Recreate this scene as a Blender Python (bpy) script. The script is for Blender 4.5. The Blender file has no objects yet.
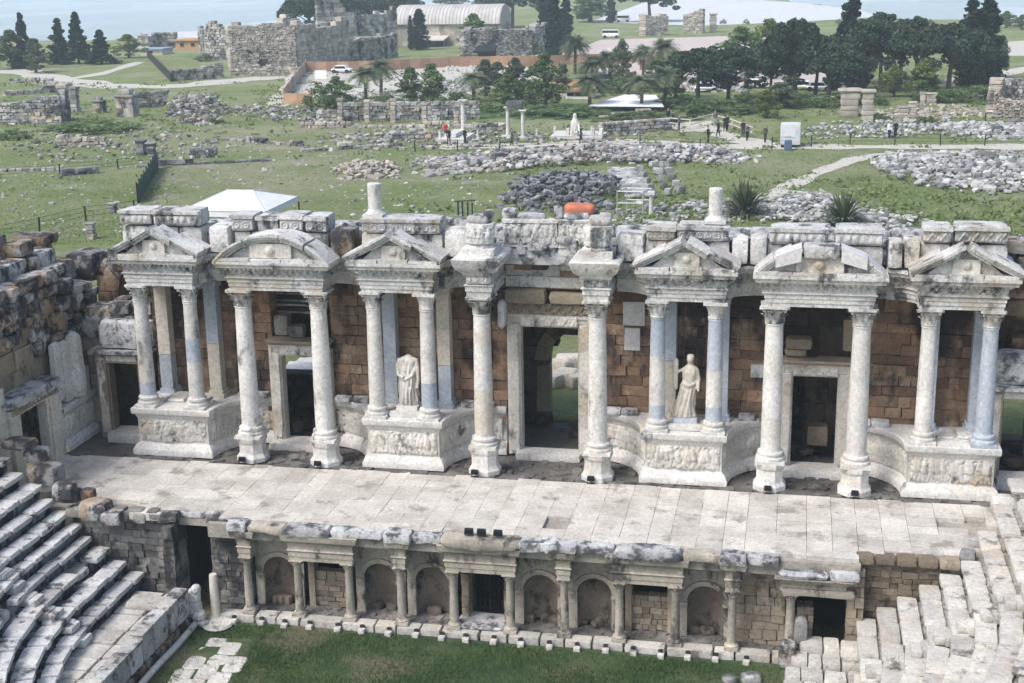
import bpy, math, random
import numpy as np
from mathutils import Vector, Matrix
random.seed(7); RNG = np.random.default_rng(11)
PI = math.pi; TAU = 2*PI
SC = bpy.context.scene
COL = SC.collection
U = random.uniform

# ------------------------------------------------------------------ camera
CAM = (9.2814, -39.6893, 17.4601); YAW, PITCH, ROLL, F = .20277, .26721, -.01768, 1400.47
fw = Vector((-math.sin(YAW)*math.cos(PITCH), math.cos(YAW)*math.cos(PITCH), -math.sin(PITCH)))
r0 = Vector((math.cos(YAW), math.sin(YAW), 0)); u0 = r0.cross(fw)
rt = r0*math.cos(ROLL)+u0*math.sin(ROLL); up = -r0*math.sin(ROLL)+u0*math.cos(ROLL)
cd = bpy.data.cameras.new('camera'); cam = bpy.data.objects.new('camera', cd); COL.objects.link(cam)
cam.matrix_world = Matrix(((rt.x, up.x, -fw.x, CAM[0]), (rt.y, up.y, -fw.y, CAM[1]), (rt.z, up.z, -fw.z, CAM[2]), (0, 0, 0, 1)))
cd.sensor_width = 36; cd.lens = F/1024*36; cd.clip_end = 40000; cd.clip_start = .5
SC.camera = cam
def at(u, v, z=0.0):
    "point of the level z seen at a place in the photograph (the ground is level, so it has one answer)"
    d = fw + rt*((u-512)/F) - up*((v-341.5)/F)
    t = (z-CAM[2])/d.z
    return (CAM[0]+d.x*t, CAM[1]+d.y*t, z)
def pxm(p):
    "pixels per metre at a point"
    return F/max(1., (Vector(p)-Vector(CAM)).dot(fw))

# ------------------------------------------------------------------ noise in numpy
_K = RNG.normal(size=(24, 3)); _K /= np.linalg.norm(_K, axis=1)[:, None]; _PH = RNG.uniform(0, TAU, 24)
def wob(P, f=1., seed=0.):
    P = np.asarray(P)*f + seed
    r = 0
    for i in range(24):
        fr = (1., 1.3, 1.7, 2.1, 2.9, 3.7, 4.6, 6.1)[i % 8]
        r = r + np.sin(P@(_K[i]*fr) + _PH[i]*(1+.13*seed))/fr
    return r/7.

# ------------------------------------------------------------------ mesh builder
_LAT = {}
def lattice(nx, ny, nz):
    k = (nx, ny, nz)
    if k in _LAT: return _LAT[k]
    idx = {}; V = []; Fc = []
    def v(i, j, l):
        q = (i, j, l)
        if q not in idx: idx[q] = len(V); V.append((2*i/nx-1, 2*j/ny-1, 2*l/nz-1))
        return idx[q]
    for l, s in ((0, 0), (nz, 1)):
        for i in range(nx):
            for j in range(ny):
                f = [v(i, j, l), v(i+1, j, l), v(i+1, j+1, l), v(i, j+1, l)]; Fc.append(f if s else f[::-1])
    for j, s in ((0, 1), (ny, 0)):
        for i in range(nx):
            for l in range(nz):
                f = [v(i, j, l), v(i+1, j, l), v(i+1, j, l+1), v(i, j, l+1)]; Fc.append(f if s else f[::-1])
    for i, s in ((0, 0), (nx, 1)):
        for j in range(ny):
            for l in range(nz):
                f = [v(i, j, l), v(i, j+1, l), v(i, j+1, l+1), v(i, j, l+1)]; Fc.append(f if s else f[::-1])
    _LAT[k] = (np.array(V), Fc); return _LAT[k]
def rotz(P, a):
    c, s = math.cos(a), math.sin(a); P = np.asarray(P, float)
    return np.stack([P[:, 0]*c-P[:, 1]*s, P[:, 0]*s+P[:, 1]*c, P[:, 2]], 1)
def euler(P, e):
    return np.asarray(P)@np.array(__import__('mathutils').Euler(e).to_matrix()).T

class MB:
    def __init__(s): s.V = []; s.Fc = []; s.R = []; s.M = []; s.n = 0
    def add(s, V, Fc, rnd=None, mi=0):
        V = np.asarray(V, float); s.V.append(V); o = s.n
        s.Fc.extend([tuple(i+o for i in f) for f in Fc]); s.n += len(V)
        if rnd is None: rnd = random.random()
        s.R.extend([rnd]*len(Fc)); s.M.extend([mi]*len(Fc)); return s
    def box(s, c, d, rz=0., j=0., rnd=None, mi=0, top=1., rot=None):
        V, Fc = lattice(1, 1, 1); P = V*np.array(d)/2
        if top != 1.: P[V[:, 2] > 0, :2] *= top
        if j: P = P + RNG.uniform(-j, j, P.shape)
        if rot is not None: P = euler(P, rot)
        elif rz: P = rotz(P, rz)
        return s.add(P+np.array(c), Fc, rnd, mi)
    def bx(s, x0, x1, y0, y1, z0, z1, **k):
        return s.box(((x0+x1)/2, (y0+y1)/2, (z0+z1)/2), (x1-x0, y1-y0, z1-z0), **k)
    def rough(s, c, d, rz=0., cell=.25, amp=.03, k=9., fr=2.2, rnd=None, mi=0, rot=None, cap=9):
        n = [max(2, min(cap, int(round(q/cell)))) for q in d]
        L, Fc = lattice(*n); q = L
        nn = (np.abs(q)**k).sum(1)**(1./k); q = q/nn[:, None]
        P = q*np.array(d)/2
        sd = U(0, 50)
        nd = q/np.linalg.norm(q, axis=1)[:, None]
        P = P + nd*(amp*wob(P, fr, sd))[:, None] + .35*amp*np.stack([wob(P, fr*2.3, sd+3), wob(P, fr*2.3, sd+5), wob(P, fr*2.3, sd+9)], 1)
        if rot is not None: P = euler(P, rot)
        elif rz: P = rotz(P, rz)
        return s.add(P+np.array(c), Fc, rnd, mi)
    def rbx(s, x0, x1, y0, y1, z0, z1, **k):
        return s.rough(((x0+x1)/2, (y0+y1)/2, (z0+z1)/2), (x1-x0, y1-y0, z1-z0), **k)
    def lathe(s, prof, c=(0, 0, 0), n=20, rnd=None, mi=0, ph=0., sx=1., sy=1., mif=None):
        V = []; Fc = []; Mi = []
        for r, z in prof:
            for i in range(n):
                a = TAU*i/n+ph; V.append((r*math.cos(a)*sx, r*math.sin(a)*sy, z))
        for k in range(len(prof)-1):
            for i in range(n):
                i2 = (i+1) % n; Fc.append((k*n+i, k*n+i2, (k+1)*n+i2, (k+1)*n+i)); Mi.append(mif((prof[k][1]+prof[k+1][1])/2) if mif else mi)
        Fc.append(tuple(range(n))[::-1]); m = (len(prof)-1)*n; Fc.append(tuple(range(m, m+n))); Mi += [Mi[0], Mi[-1]]
        s.add(np.array(V)+np.array(c), Fc, rnd, mi)
        s.M[-len(Fc):] = Mi
        return s
    def prism(s, poly, o, a, b, e, rnd=None, mi=0):
        "poly in (a,b) coordinates from o, pushed along vector e"
        o, a, b, e = map(np.array, (o, a, b, e)); P = np.array([o+a*p+b*q for p, q in poly], float); n = len(P)
        Fc = [tuple(range(n))[::-1], tuple(range(n, 2*n))]+[(i, (i+1) % n, n+(i+1) % n, n+i) for i in range(n)]
        return s.add(np.vstack([P, P+e]), Fc, rnd, mi)
    def tube(s, pts, r, n=8, rnd=None, mi=0, r2=None):
        pts = [Vector(p) for p in pts]; V = []; Fc = []; m = len(pts)
        for k, p in enumerate(pts):
            t = (pts[min(k+1, m-1)]-pts[max(k-1, 0)]).normalized(); a = t.cross(Vector((0, 0, 1)) if abs(t.z) < .9 else Vector((1, 0, 0))).normalized(); b = t.cross(a)
            rr = r if r2 is None else r+(r2-r)*k/(m-1)
            for i in range(n):
                q = p+a*math.cos(TAU*i/n)*rr+b*math.sin(TAU*i/n)*rr; V.append(tuple(q))
        for k in range(m-1):
            for i in range(n):
                i2 = (i+1) % n; Fc.append((k*n+i, (k+1)*n+i, (k+1)*n+i2, k*n+i2))
        Fc.append(tuple(range(n))); Fc.append(tuple(range((m-1)*n, m*n))[::-1])
        return s.add(V, Fc, rnd, mi)
    def grid(s, P, rnd=None, mi=0, flip=False):
        P = np.asarray(P, float); a, b = P.shape[:2]; Fc = []
        for i in range(a-1):
            for j in range(b-1):
                f = (i*b+j, (i+1)*b+j, (i+1)*b+j+1, i*b+j+1); Fc.append(f[::-1] if flip else f)
        return s.add(P.reshape(-1, 3), Fc, rnd, mi)
    def sweep(s, path, prof, yb=None, rnd=None, mi=0):
        "moulding along a plan path running left to right, face towards -y; closed back to y = yb with top, bottom and ends"
        rings = [(offset(path, o), z) for o, z in prof]; n = len(path)
        G = np.array([[(p[0], p[1], z) for p in pp] for pp, z in rings])
        s.grid(G, rnd, mi, flip=True)
        if yb is not None:
            for (pp, z), fl in ((rings[-1], False), (rings[0], True)):
                s.grid(np.array([[(p[0], p[1], z) for p in pp], [(p[0], yb, z) for p in pp]]), rnd, mi, flip=not fl)
            for i, fl in ((0, True), (-1, False)):
                s.grid(np.array([[(pp[i][0], pp[i][1], z) for pp, z in rings], [(pp[i][0], yb, z) for pp, z in rings]]), rnd, mi, flip=fl)
        return s
    def mesh(s, name, sharp=38, loc=(0, 0, 0)):
        me = bpy.data.meshes.new(name)
        V = np.vstack(s.V)-np.array(loc); me.from_pydata(V.tolist(), [], s.Fc)
        a = me.attributes.new('rnd', 'FLOAT', 'FACE'); a.data.foreach_set('value', np.array(s.R, 'f'))
        if any(s.M): me.polygons.foreach_set('material_index', np.array(s.M, 'i'))
        me.polygons.foreach_set('use_smooth', np.ones(len(s.Fc), bool))
        me.set_sharp_from_angle(angle=math.radians(sharp)); me.update()
        return me
def offset(path, d):
    n = len(path); out = []
    for i in range(n):
        nn = []
        for a, b in ((i-1, i), (i, i+1)):
            if a < 0 or b >= n: continue
            dx, dy = path[b][0]-path[a][0], path[b][1]-path[a][1]; l = math.hypot(dx, dy)
            if l > 1e-9: nn.append((dy/l, -dx/l))
        mx = sum(q[0] for q in nn)/len(nn); my = sum(q[1] for q in nn)/len(nn); l2 = max(.25, mx*mx+my*my)
        out.append((path[i][0]+mx/l2*d, path[i][1]+my/l2*d))
    return out
def resample(path, step):
    P = np.array(path, float); L = np.r_[0, np.cumsum(np.linalg.norm(np.diff(P, axis=0), axis=1))]
    n = max(2, int(L[-1]/step)+1); s = np.linspace(0, L[-1], n)
    return np.stack([np.interp(s, L, P[:, 0]), np.interp(s, L, P[:, 1])], 1), s
def caps2d(S, Z, p, q, r):
    "round-backed bump along the segment p-q"
    d = np.array(q)-np.array(p); l2 = (d**2).sum()+1e-9
    t = np.clip(((S-p[0])*d[0]+(Z-p[1])*d[1])/l2, 0, 1)
    dd = ((S-p[0]-t*d[0])**2+(Z-p[1]-t*d[1])**2)/r**2
    return np.sqrt(np.clip(1-dd, 0, 1))*r
def relief(mb, path, z0, z1, depth=.07, kind='figures', step=.03, mi=0, rnd=None, worn=.45):
    "carved panel standing on a plan path: real height field, in front of the path"
    pts, S1 = resample(path, step); n = max(4, int((z1-z0)/step)); Z1 = np.linspace(z0, z1, n)
    S, Z = np.meshgrid(S1, Z1, indexing='ij'); H = np.zeros_like(S); h = z1-z0
    if kind == 'figures':
        s = .12
        while s < S1[-1]-.08:
            b = z0+U(.03, .12)*h; t = b+h*U(.6, .86); ln = U(-.16, .16)*h
            hip = (s+ln*.5, b+(t-b)*.48); nk = (s+ln, b+(t-b)*.84)
            for c in ((nk[0]+U(-.02, .02), t, nk[0], t, .085*h), (*nk, *hip, .12*h), (*hip, s-U(.02, .13)*h*1.3, b, .075*h), (*hip, s+U(.02, .16)*h*1.3, b, .075*h),
                      (*nk, nk[0]-U(.1, .28)*h, nk[1]-U(-.2, .3)*h, .055*h), (*nk, nk[0]+U(.1, .28)*h, nk[1]-U(-.2, .3)*h, .055*h)):
                H = np.maximum(H, caps2d(S, Z, c[:2], c[2:4], c[4]))
            for q in range(3): p_ = (s+U(-.3, .3)*h, z0+U(.1, .9)*h); H = np.maximum(H, caps2d(S, Z, p_, (p_[0]+U(-.15, .15)*h, p_[1]+U(-.2, .2)*h), U(.04, .1)*h))
            s += U(.12, .24)*h
        H = H/(.12*h)*depth
    elif kind == 'scroll':
        H = depth*np.clip(np.sin(S*TAU/(h*1.15))*np.cos((Z-z0)/h*PI*1.5)+.7*np.sin(S*TAU/(h*.41)+3*Z)*np.sin((Z-z0)/h*PI*3), -.4, 1)
    elif kind == 'discs':
        ph = (S/(h*.95)) % 1.-.5; zz = (Z-(z0+z1)/2)/h; r = np.hypot(ph*.95, zz)
        H = depth*np.clip(1-np.abs(r-.3)/.09, 0, 1)+depth*np.clip(1-r/.13, 0, 1)
    elif kind == 'egg':
        H = depth*np.abs(np.sin(S*PI/(h*.7)))*np.sin(np.clip((Z-z0)/h, 0, 1)*PI)
    W = wob(np.stack([S*3, Z*3, S*0], -1).reshape(-1, 3), 1., U(0, 40)).reshape(S.shape)
    H = H*np.clip(1+W*1.5*worn, .1, 1.3)+W*depth*worn*.8
    e = np.minimum(np.minimum(np.arange(len(S1))[:, None], np.arange(len(S1))[::-1][:, None]), np.minimum(np.arange(n)[None], np.arange(n)[::-1][None]))
    H = np.where(e == 0, -.02, H+.004)
    nx = np.gradient(pts[:, 1]); ny = -np.gradient(pts[:, 0]); l = np.hypot(nx, ny)+1e-9; nx, ny = nx/l, ny/l
    P = np.stack([pts[:, 0][:, None]+nx[:, None]*H, pts[:, 1][:, None]+ny[:, None]*H, Z], -1)
    return mb.grid(P, rnd, mi)

# ------------------------------------------------------------------ scene objects
def props(o, label=None, cat=None, group=None, kind=None):
    if label: o['label'] = label
    if cat: o['category'] = cat
    if group: o['group'] = group
    if kind: o['kind'] = kind
    return o
def thing(name, label, cat, loc=(0, 0, 0), group=None, rz=0.):
    o = bpy.data.objects.new(name, None); COL.objects.link(o); o.location = loc; o.rotation_euler = (0, 0, rz); o.empty_display_size = .2
    return props(o, label, cat, group, 'thing')
def root_of(o):
    while o.parent: o = o.parent
    return o
def part(name, mb, mats, parent, sharp=38, label=None, world=True, kind=None):
    loc = tuple(root_of(parent).location) if (parent is not None and world) else (0, 0, 0)
    me = mb.mesh(name, sharp, loc)
    for m in (mats if isinstance(mats, (list, tuple)) else [mats]): me.materials.append(m)
    o = bpy.data.objects.new(name, me); COL.objects.link(o); o.parent = parent
    return props(o, label, None, None, kind)
def single(name, mb, mats, label, cat, loc=(0, 0, 0), group=None, sharp=38, kind=None):
    me = mb.mesh(name, sharp, loc)
    for m in (mats if isinstance(mats, (list, tuple)) else [mats]): me.materials.append(m)
    o = bpy.data.objects.new(name, me); COL.objects.link(o); o.location = loc
    return props(o, label, cat, group, kind or 'thing')
def struct(name, mb, mats, sharp=38): return single(name, mb, mats, None, None, sharp=sharp, kind='structure')
def dup(o, loc=None, rz=None, sc=None, label=None, parent=None, group=None):
    c = o.copy(); COL.objects.link(c)
    if parent is not None: c.parent = parent
    if loc is not None: c.location = loc
    if rz is not None: c.rotation_euler = (0, 0, rz)
    if sc is not None: c.scale = sc if hasattr(sc, '__len__') else (sc, sc, sc)
    if label: c['label'] = label
    if group: c['group'] = group
    for ch in o.children: dup(ch, parent=c)
    return c

# ------------------------------------------------------------------ materials
def N(nt, t, **kw):
    n = nt.nodes.new(t)
    for k, v in kw.items():
        if k in n.inputs.keys(): n.inputs[k].default_value = v
        else: setattr(n, k, v)
    return n
def mixc(nt, fac, a, b, mode='MIX'):
    m = nt.nodes.new('ShaderNodeMix'); m.data_type = 'RGBA'; m.blend_type = mode
    def put(sock, v):
        if hasattr(v, 'is_linked') or hasattr(v, 'links'): nt.links.new(v, sock)
        elif hasattr(v, '__len__'): sock.default_value = (*v[:3], 1)
        else: sock.default_value = v
    put(m.inputs[0], fac); put(m.inputs[6], a); put(m.inputs[7], b)
    return m.outputs[2]
def maprange(nt, v, a, b, c=0., d=1., smooth=False):
    m = nt.nodes.new('ShaderNodeMapRange'); nt.links.new(v, m.inputs[0])
    if smooth: m.interpolation_type = 'SMOOTHSTEP'
    for i, q in zip((1, 2, 3, 4), (a, b, c, d)): m.inputs[i].default_value = q
    return m.outputs[0]
def math_(nt, op, a, b):
    m = nt.nodes.new('ShaderNodeMath'); m.operation = op
    for i, v in enumerate((a, b)):
        if hasattr(v, 'links'): nt.links.new(v, m.inputs[i])
        else: m.inputs[i].default_value = v
    return m.outputs[0]
def newmat(name):
    m = bpy.data.materials.new(name); m.use_nodes = True; nt = m.node_tree
    return m, nt, nt.nodes['Principled BSDF']
def noise(nt, pos, scale, detail=6., rough=.55, sc3=None, dist=0.):
    if sc3:
        mp = nt.nodes.new('ShaderNodeMapping'); mp.inputs['Scale'].default_value = sc3; nt.links.new(pos, mp.inputs[0]); pos = mp.outputs[0]
    n = N(nt, 'ShaderNodeTexNoise', Scale=scale, Detail=detail, Roughness=rough, Distortion=dist); nt.links.new(pos, n.inputs['Vector'])
    return n.outputs['Fac']
def stone(name, c1, c2, stain=(.045, .045, .05), samt=.3, sscale=.7, streak=1., bump=.5, bscale=7., rough=.88, rv=.2, vein=0., c3=None, c3amt=.3, speck=.35, carved=0.):
    m, nt, bs = newmat(name); L = nt.links.new
    pos = N(nt, 'ShaderNodeNewGeometry').outputs['Position']
    f = maprange(nt, noise(nt, pos, 1.1, 6), .38, .62)
    col = mixc(nt, f, c1, c2)
    if c3: col = mixc(nt, maprange(nt, noise(nt, pos, .55, 7, .6), .62-c3amt*.4, .74-c3amt*.4), col, c3)
    at_ = N(nt, 'ShaderNodeAttribute', attribute_name='rnd')
    v = maprange(nt, at_.outputs['Fac'], 0, 1, 1-rv, 1+rv)
    v2 = maprange(nt, noise(nt, pos, 9, 5, .65), .25, .75, .72, 1.22)
    vm = math_(nt, 'MULTIPLY', v, v2)
    hs = N(nt, 'ShaderNodeHueSaturation'); L(col, hs.inputs['Color']); L(vm, hs.inputs['Value']); col = hs.outputs[0]
    if vein:
        q = noise(nt, pos, 1.6, 8, .6, None, 1.2)
        a = math_(nt, 'ABSOLUTE', math_(nt, 'SUBTRACT', q, .5), 0)
        col = mixc(nt, maprange(nt, a, 0, .03, vein, 0), col, (.22, .24, .27))
    if speck:
        s = maprange(nt, noise(nt, pos, 16, 4, .6), .56, .68, 0, speck)
        col = mixc(nt, s, col, stain)
    t = .66-.32*samt
    sf = maprange(nt, noise(nt, pos, sscale, 10, .68, (1, 1, streak)), t, t+.09, 0, .88)
    col = mixc(nt, sf, col, stain)
    L(col, bs.inputs['Base Color']); bs.inputs['Roughness'].default_value = rough; bs.inputs['Specular IOR Level'].default_value = .25
    b = N(nt, 'ShaderNodeBump', Strength=bump, Distance=.05); h = noise(nt, pos, bscale, 9, .65)
    if carved:
        vo = N(nt, 'ShaderNodeTexVoronoi', Scale=9.); vo.feature = 'SMOOTH_F1'; L(pos, vo.inputs['Vector'])
        h = math_(nt, 'ADD', h, math_(nt, 'MULTIPLY', vo.outputs[0], carved))
    L(h, b.inputs['Height']); L(b.outputs[0], bs.inputs['Normal'])
    return m
def flat(name, c, rough=.6, metal=0., rv=0., var=0., nscale=2., bump=0., spec=.3):
    m, nt, bs = newmat(name); L = nt.links.new
    bs.inputs['Roughness'].default_value = rough; bs.inputs['Metallic'].default_value = metal; bs.inputs['Specular IOR Level'].default_value = spec
    pos = N(nt, 'ShaderNodeNewGeometry').outputs['Position']
    v = maprange(nt, N(nt, 'ShaderNodeAttribute', attribute_name='rnd').outputs['Fac'], 0, 1, 1-rv, 1+rv)
    v = math_(nt, 'MULTIPLY', v, maprange(nt, noise(nt, pos, nscale, 6, .6), .3, .7, 1-var, 1+var))
    hs = N(nt, 'ShaderNodeHueSaturation', Color=(*c, 1)); L(v, hs.inputs['Value']); L(hs.outputs[0], bs.inputs['Base Color'])
    if bump:
        b = N(nt, 'ShaderNodeBump', Strength=bump, Distance=.05); L(noise(nt, pos, nscale*4, 7, .6), b.inputs['Height']); L(b.outputs[0], bs.inputs['Normal'])
    return m
def leaf(name, c1, c2, trans=.25):
    m, nt, bs = newmat(name); L = nt.links.new
    r = N(nt, 'ShaderNodeAttribute', attribute_name='rnd').outputs['Fac']
    ob = N(nt, 'ShaderNodeObjectInfo').outputs['Random']
    col = mixc(nt, r, c1, c2)
    hs = N(nt, 'ShaderNodeHueSaturation'); L(col, hs.inputs['Color']); L(maprange(nt, ob, 0, 1, .8, 1.2), hs.inputs['Value'])
    L(hs.outputs[0], bs.inputs['Base Color']); bs.inputs['Roughness'].default_value = .6; bs.inputs['Specular IOR Level'].default_value = .2
    if trans:
        tr = N(nt, 'ShaderNodeBsdfTranslucent'); L(hs.outputs[0], tr.inputs['Color']); ms = N(nt, 'ShaderNodeMixShader'); ms.inputs[0].default_value = trans
        L(bs.outputs[0], ms.inputs[1]); L(tr.outputs[0], ms.inputs[2]); L(ms.outputs[0], nt.nodes['Material Output'].inputs['Surface'])
    return m
W = {}
W['marble'] = stone('weathered white marble', (.65, .63, .585), (.54, .525, .49), (.08, .085, .09), .22, .9, .5, .45, 9, .75, .10, vein=.35, c3=(.55, .51, .44), c3amt=.2, speck=.14)
W['marble_blue'] = stone('blue grey marble', (.36, .41, .47), (.44, .475, .52), (.10, .11, .13), .14, .8, .4, .25, 9, .6, .1, vein=.45, speck=.1)
W['marble_tan'] = stone('cream marble', (.58, .53, .44), (.50, .46, .39), (.10, .09, .08), .16, .8, .5, .35, 8, .75, .1, vein=.35, speck=.15)
W['carved'] = stone('carved weathered marble', (.62, .61, .575), (.48, .475, .455), (.040, .045, .052), .38, 1.2, .6, .7, 9, .85, .13, c3=(.46, .42, .35), c3amt=.25, speck=.45, carved=.6)
W['frieze'] = stone('lichen grey marble', (.56, .55, .525), (.42, .415, .40), (.04, .044, .05), .42, 1.3, .6, .7, 9, .9, .16, c3=(.42, .39, .33), c3amt=.25, speck=.5, carved=.8)
W['relief'] = stone('cream relief marble', (.60, .57, .51), (.50, .475, .43), (.07, .07, .068), .28, 1.4, .6, .6, 9, .9, .1, c3=(.44, .37, .28), c3amt=.25, speck=.35, carved=.4)
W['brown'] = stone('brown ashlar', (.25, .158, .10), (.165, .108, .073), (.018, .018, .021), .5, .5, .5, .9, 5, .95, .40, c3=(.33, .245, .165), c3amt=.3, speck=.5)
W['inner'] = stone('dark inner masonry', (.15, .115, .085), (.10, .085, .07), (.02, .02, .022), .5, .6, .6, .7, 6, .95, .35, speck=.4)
W['tan'] = stone('tan masonry', (.30, .245, .18), (.23, .195, .15), (.03, .03, .03), .3, .8, .5, .7, 6, .95, .3, c3=(.36, .30, .22), c3amt=.3, speck=.35)
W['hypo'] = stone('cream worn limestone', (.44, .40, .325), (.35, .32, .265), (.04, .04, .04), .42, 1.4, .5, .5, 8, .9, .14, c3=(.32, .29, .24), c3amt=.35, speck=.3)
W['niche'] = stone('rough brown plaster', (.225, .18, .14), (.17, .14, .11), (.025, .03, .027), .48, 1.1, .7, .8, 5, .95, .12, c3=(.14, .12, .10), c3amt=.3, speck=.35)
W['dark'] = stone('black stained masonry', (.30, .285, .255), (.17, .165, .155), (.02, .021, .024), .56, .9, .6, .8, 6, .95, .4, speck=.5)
W['lichen'] = stone('black lichen boulder stone', (.42, .415, .40), (.25, .245, .235), (.020, .022, .026), .62, 1.6, .8, 1., 5, .95, .35, c3=(.32, .225, .14), c3amt=.34, speck=.6)
W['pave'] = stone('stage paving', (.57, .54, .485), (.49, .465, .42), (.25, .23, .20), .36, .9, 1, .45, 10, .85, .14, c3=(.45, .42, .37), c3amt=.38, speck=.36)
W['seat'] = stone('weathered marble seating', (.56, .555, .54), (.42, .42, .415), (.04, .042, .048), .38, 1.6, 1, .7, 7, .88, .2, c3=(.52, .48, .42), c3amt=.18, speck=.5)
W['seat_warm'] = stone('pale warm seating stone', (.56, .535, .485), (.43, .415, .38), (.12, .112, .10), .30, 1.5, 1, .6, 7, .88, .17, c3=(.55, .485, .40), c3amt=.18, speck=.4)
W['riser'] = stone('lichen and shade dark seat riser', (.33, .33, .335), (.18, .185, .19), (.02, .022, .028), .66, 1.4, .6, .9, 6, .92, .3, speck=.6)  # left risers: lichen stain, plus shade put into the base colour
W['riser_pale'] = stone('pale worn seat riser', (.50, .48, .44), (.36, .345, .32), (.05, .05, .052), .42, 1.4, .6, .8, 6, .92, .25, speck=.5)
W['slab'] = stone('lichen cornice slab', (.54, .54, .53), (.38, .38, .385), (.05, .055, .06), .55, 1.7, 1, .8, 8, .9, .15, speck=.5)
W['newstone'] = stone('fresh cut stone', (.58, .57, .56), (.53, .52, .51), (.2, .2, .2), .05, 1., 1, .2, 10, .8, .06, speck=.1)
W['far'] = stone('grey ruin stone', (.38, .375, .36), (.24, .24, .235), (.035, .04, .045), .48, .5, .7, .9, 2.5, .95, .45, c3=(.38, .33, .26), c3amt=.35, speck=.3)
W['far_tan'] = stone('tan ruin stone', (.44, .39, .33), (.34, .31, .27), (.07, .07, .07), .28, .3, .7, .8, 2.5, .95, .3, speck=.3)
W['rubble'] = stone('pale rubble stone', (.42, .415, .395), (.29, .29, .28), (.06, .065, .068), .34, .8, 1, .8, 4, .9, .5, speck=.4)
W['rubble_dark'] = stone('dark rubble stone', (.20, .205, .21), (.13, .135, .14), (.03, .032, .036), .35, .8, 1, .7, 4, .95, .55, speck=.4)
W['dirt'] = stone('dark dirt and rubble', (.15, .14, .125), (.10, .095, .09), (.03, .032, .034), .4, 1.1, 1, .9, 6, 1., .2, c3=(.26, .25, .23), c3amt=.3, speck=.4)
W['iron'] = flat('dark iron', (.022, .024, .03), .5, .6, var=.3)
W['black'] = flat('black lamp housing', (.012, .013, .016), .45)
W['glass'] = flat('lamp glass', (.25, .28, .3), .15, spec=.6)
W['void'] = flat('unlit passage stone', (.02, .02, .024), .95)  # near-black colour stands for the darkness inside the openings
HAZE = True; EXPO = 0.97
# ================================================================== THE STAGE BUILDING
C0 = .92                                            # axis of the stage building
ZC, ZE = 6.4, 7.5                                   # capital top, cornice top
def ashlar(mb, x0, x1, z0, z1, y, depth=.4, ch=.5, wmin=.6, wmax=1.4, holes=(), jit=.03, gap=.018, mi=0, top=None, rough=0., vert=False, j=.012):
    "coursed blocks on the plane y (front face towards -y); holes = (x0,x1,z0,z1); vert swaps x and y (front towards +x)"
    z = z0; k = 0
    while z < z1-.05:
        h = min(ch*U(.8, 1.2), z1-z)
        if z1-z-h < .15: h = z1-z
        spans = [(x0, x1)]
        for hx0, hx1, hz0, hz1 in holes:
            if hz0 < z+h*.5 < hz1:
                spans = [s for a, b in spans for s in ((a, min(b, hx0)), (max(a, hx1), b)) if s[1]-s[0] > .04]
        for a, b in spans:
            x = a
            while x < b-.01:
                w = U(wmin, wmax)
                if b-x-w < wmin*.6: w = b-x
                w = min(w, b-x); xc = x+w/2
                if top is None or z+h*.4 < top(xc):
                    d = U(-jit, jit)
                    lo, hi = y+d, y+depth+U(0, .05)
                    if vert: lo, hi = y-depth-U(0, .05), y+d
                    bxs = (x+gap/2, x+w-gap/2, lo, hi) if not vert else (lo, hi, x+gap/2, x+w-gap/2)
                    if rough: mb.rbx(*bxs, z+gap/2, z+h-gap/2, cell=.22, amp=rough, k=10, mi=mi, cap=6)
                    else: mb.bx(*bxs, z+gap/2, z+h-gap/2, j=j, mi=mi)
                x += w
        z += h; k += 1
    return mb
def arc(cx, cy, a, b, t0, t1, n=12): return [(cx+a*math.cos(t0+(t1-t0)*i/n), cy+b*math.sin(t0+(t1-t0)*i/n)) for i in range(n+1)]
def mirror(path): return [(2*C0-x, y) for x, y in path[::-1]]

SB = thing('stage_building', 'ruined marble stage building with columns, gables and a brown ashlar back wall across the theatre', 'ruin', (C0, 7.5, 0))

# --- back wall of brown blocks, split at the doors
BW = []
def wall_holes(): return [(C0-1.55, C0+1.55, 0, 6.3)]+[(C0+s*9.28-1.15, C0+s*9.28+1.15, 0, 6.0) for s in (-1, 1)]
w = ashlar(MB(), -16.6, 18.4, 0, 7.4, 7.6, depth=.8, ch=.4, wmin=.35, wmax=1.25, jit=.045, j=.02, gap=.012, holes=wall_holes()+[(-16.7, -14.2, 0, 9), (16.0, 18.5, 0, 9)])
backwall = part('back_wall', w, W['brown'], SB)
for x, z, ww, h in ((3.55, 5.0, .75, .85), (3.6, 4.1, .55, .8), (-1.55, 4.3, .35, 1.3), (8.0, 3.3, .5, .45)): part('repair_block', MB().bx(x, x+ww, 7.52, 7.8, z, z+h, j=.01), W['newstone'], SB)
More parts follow.
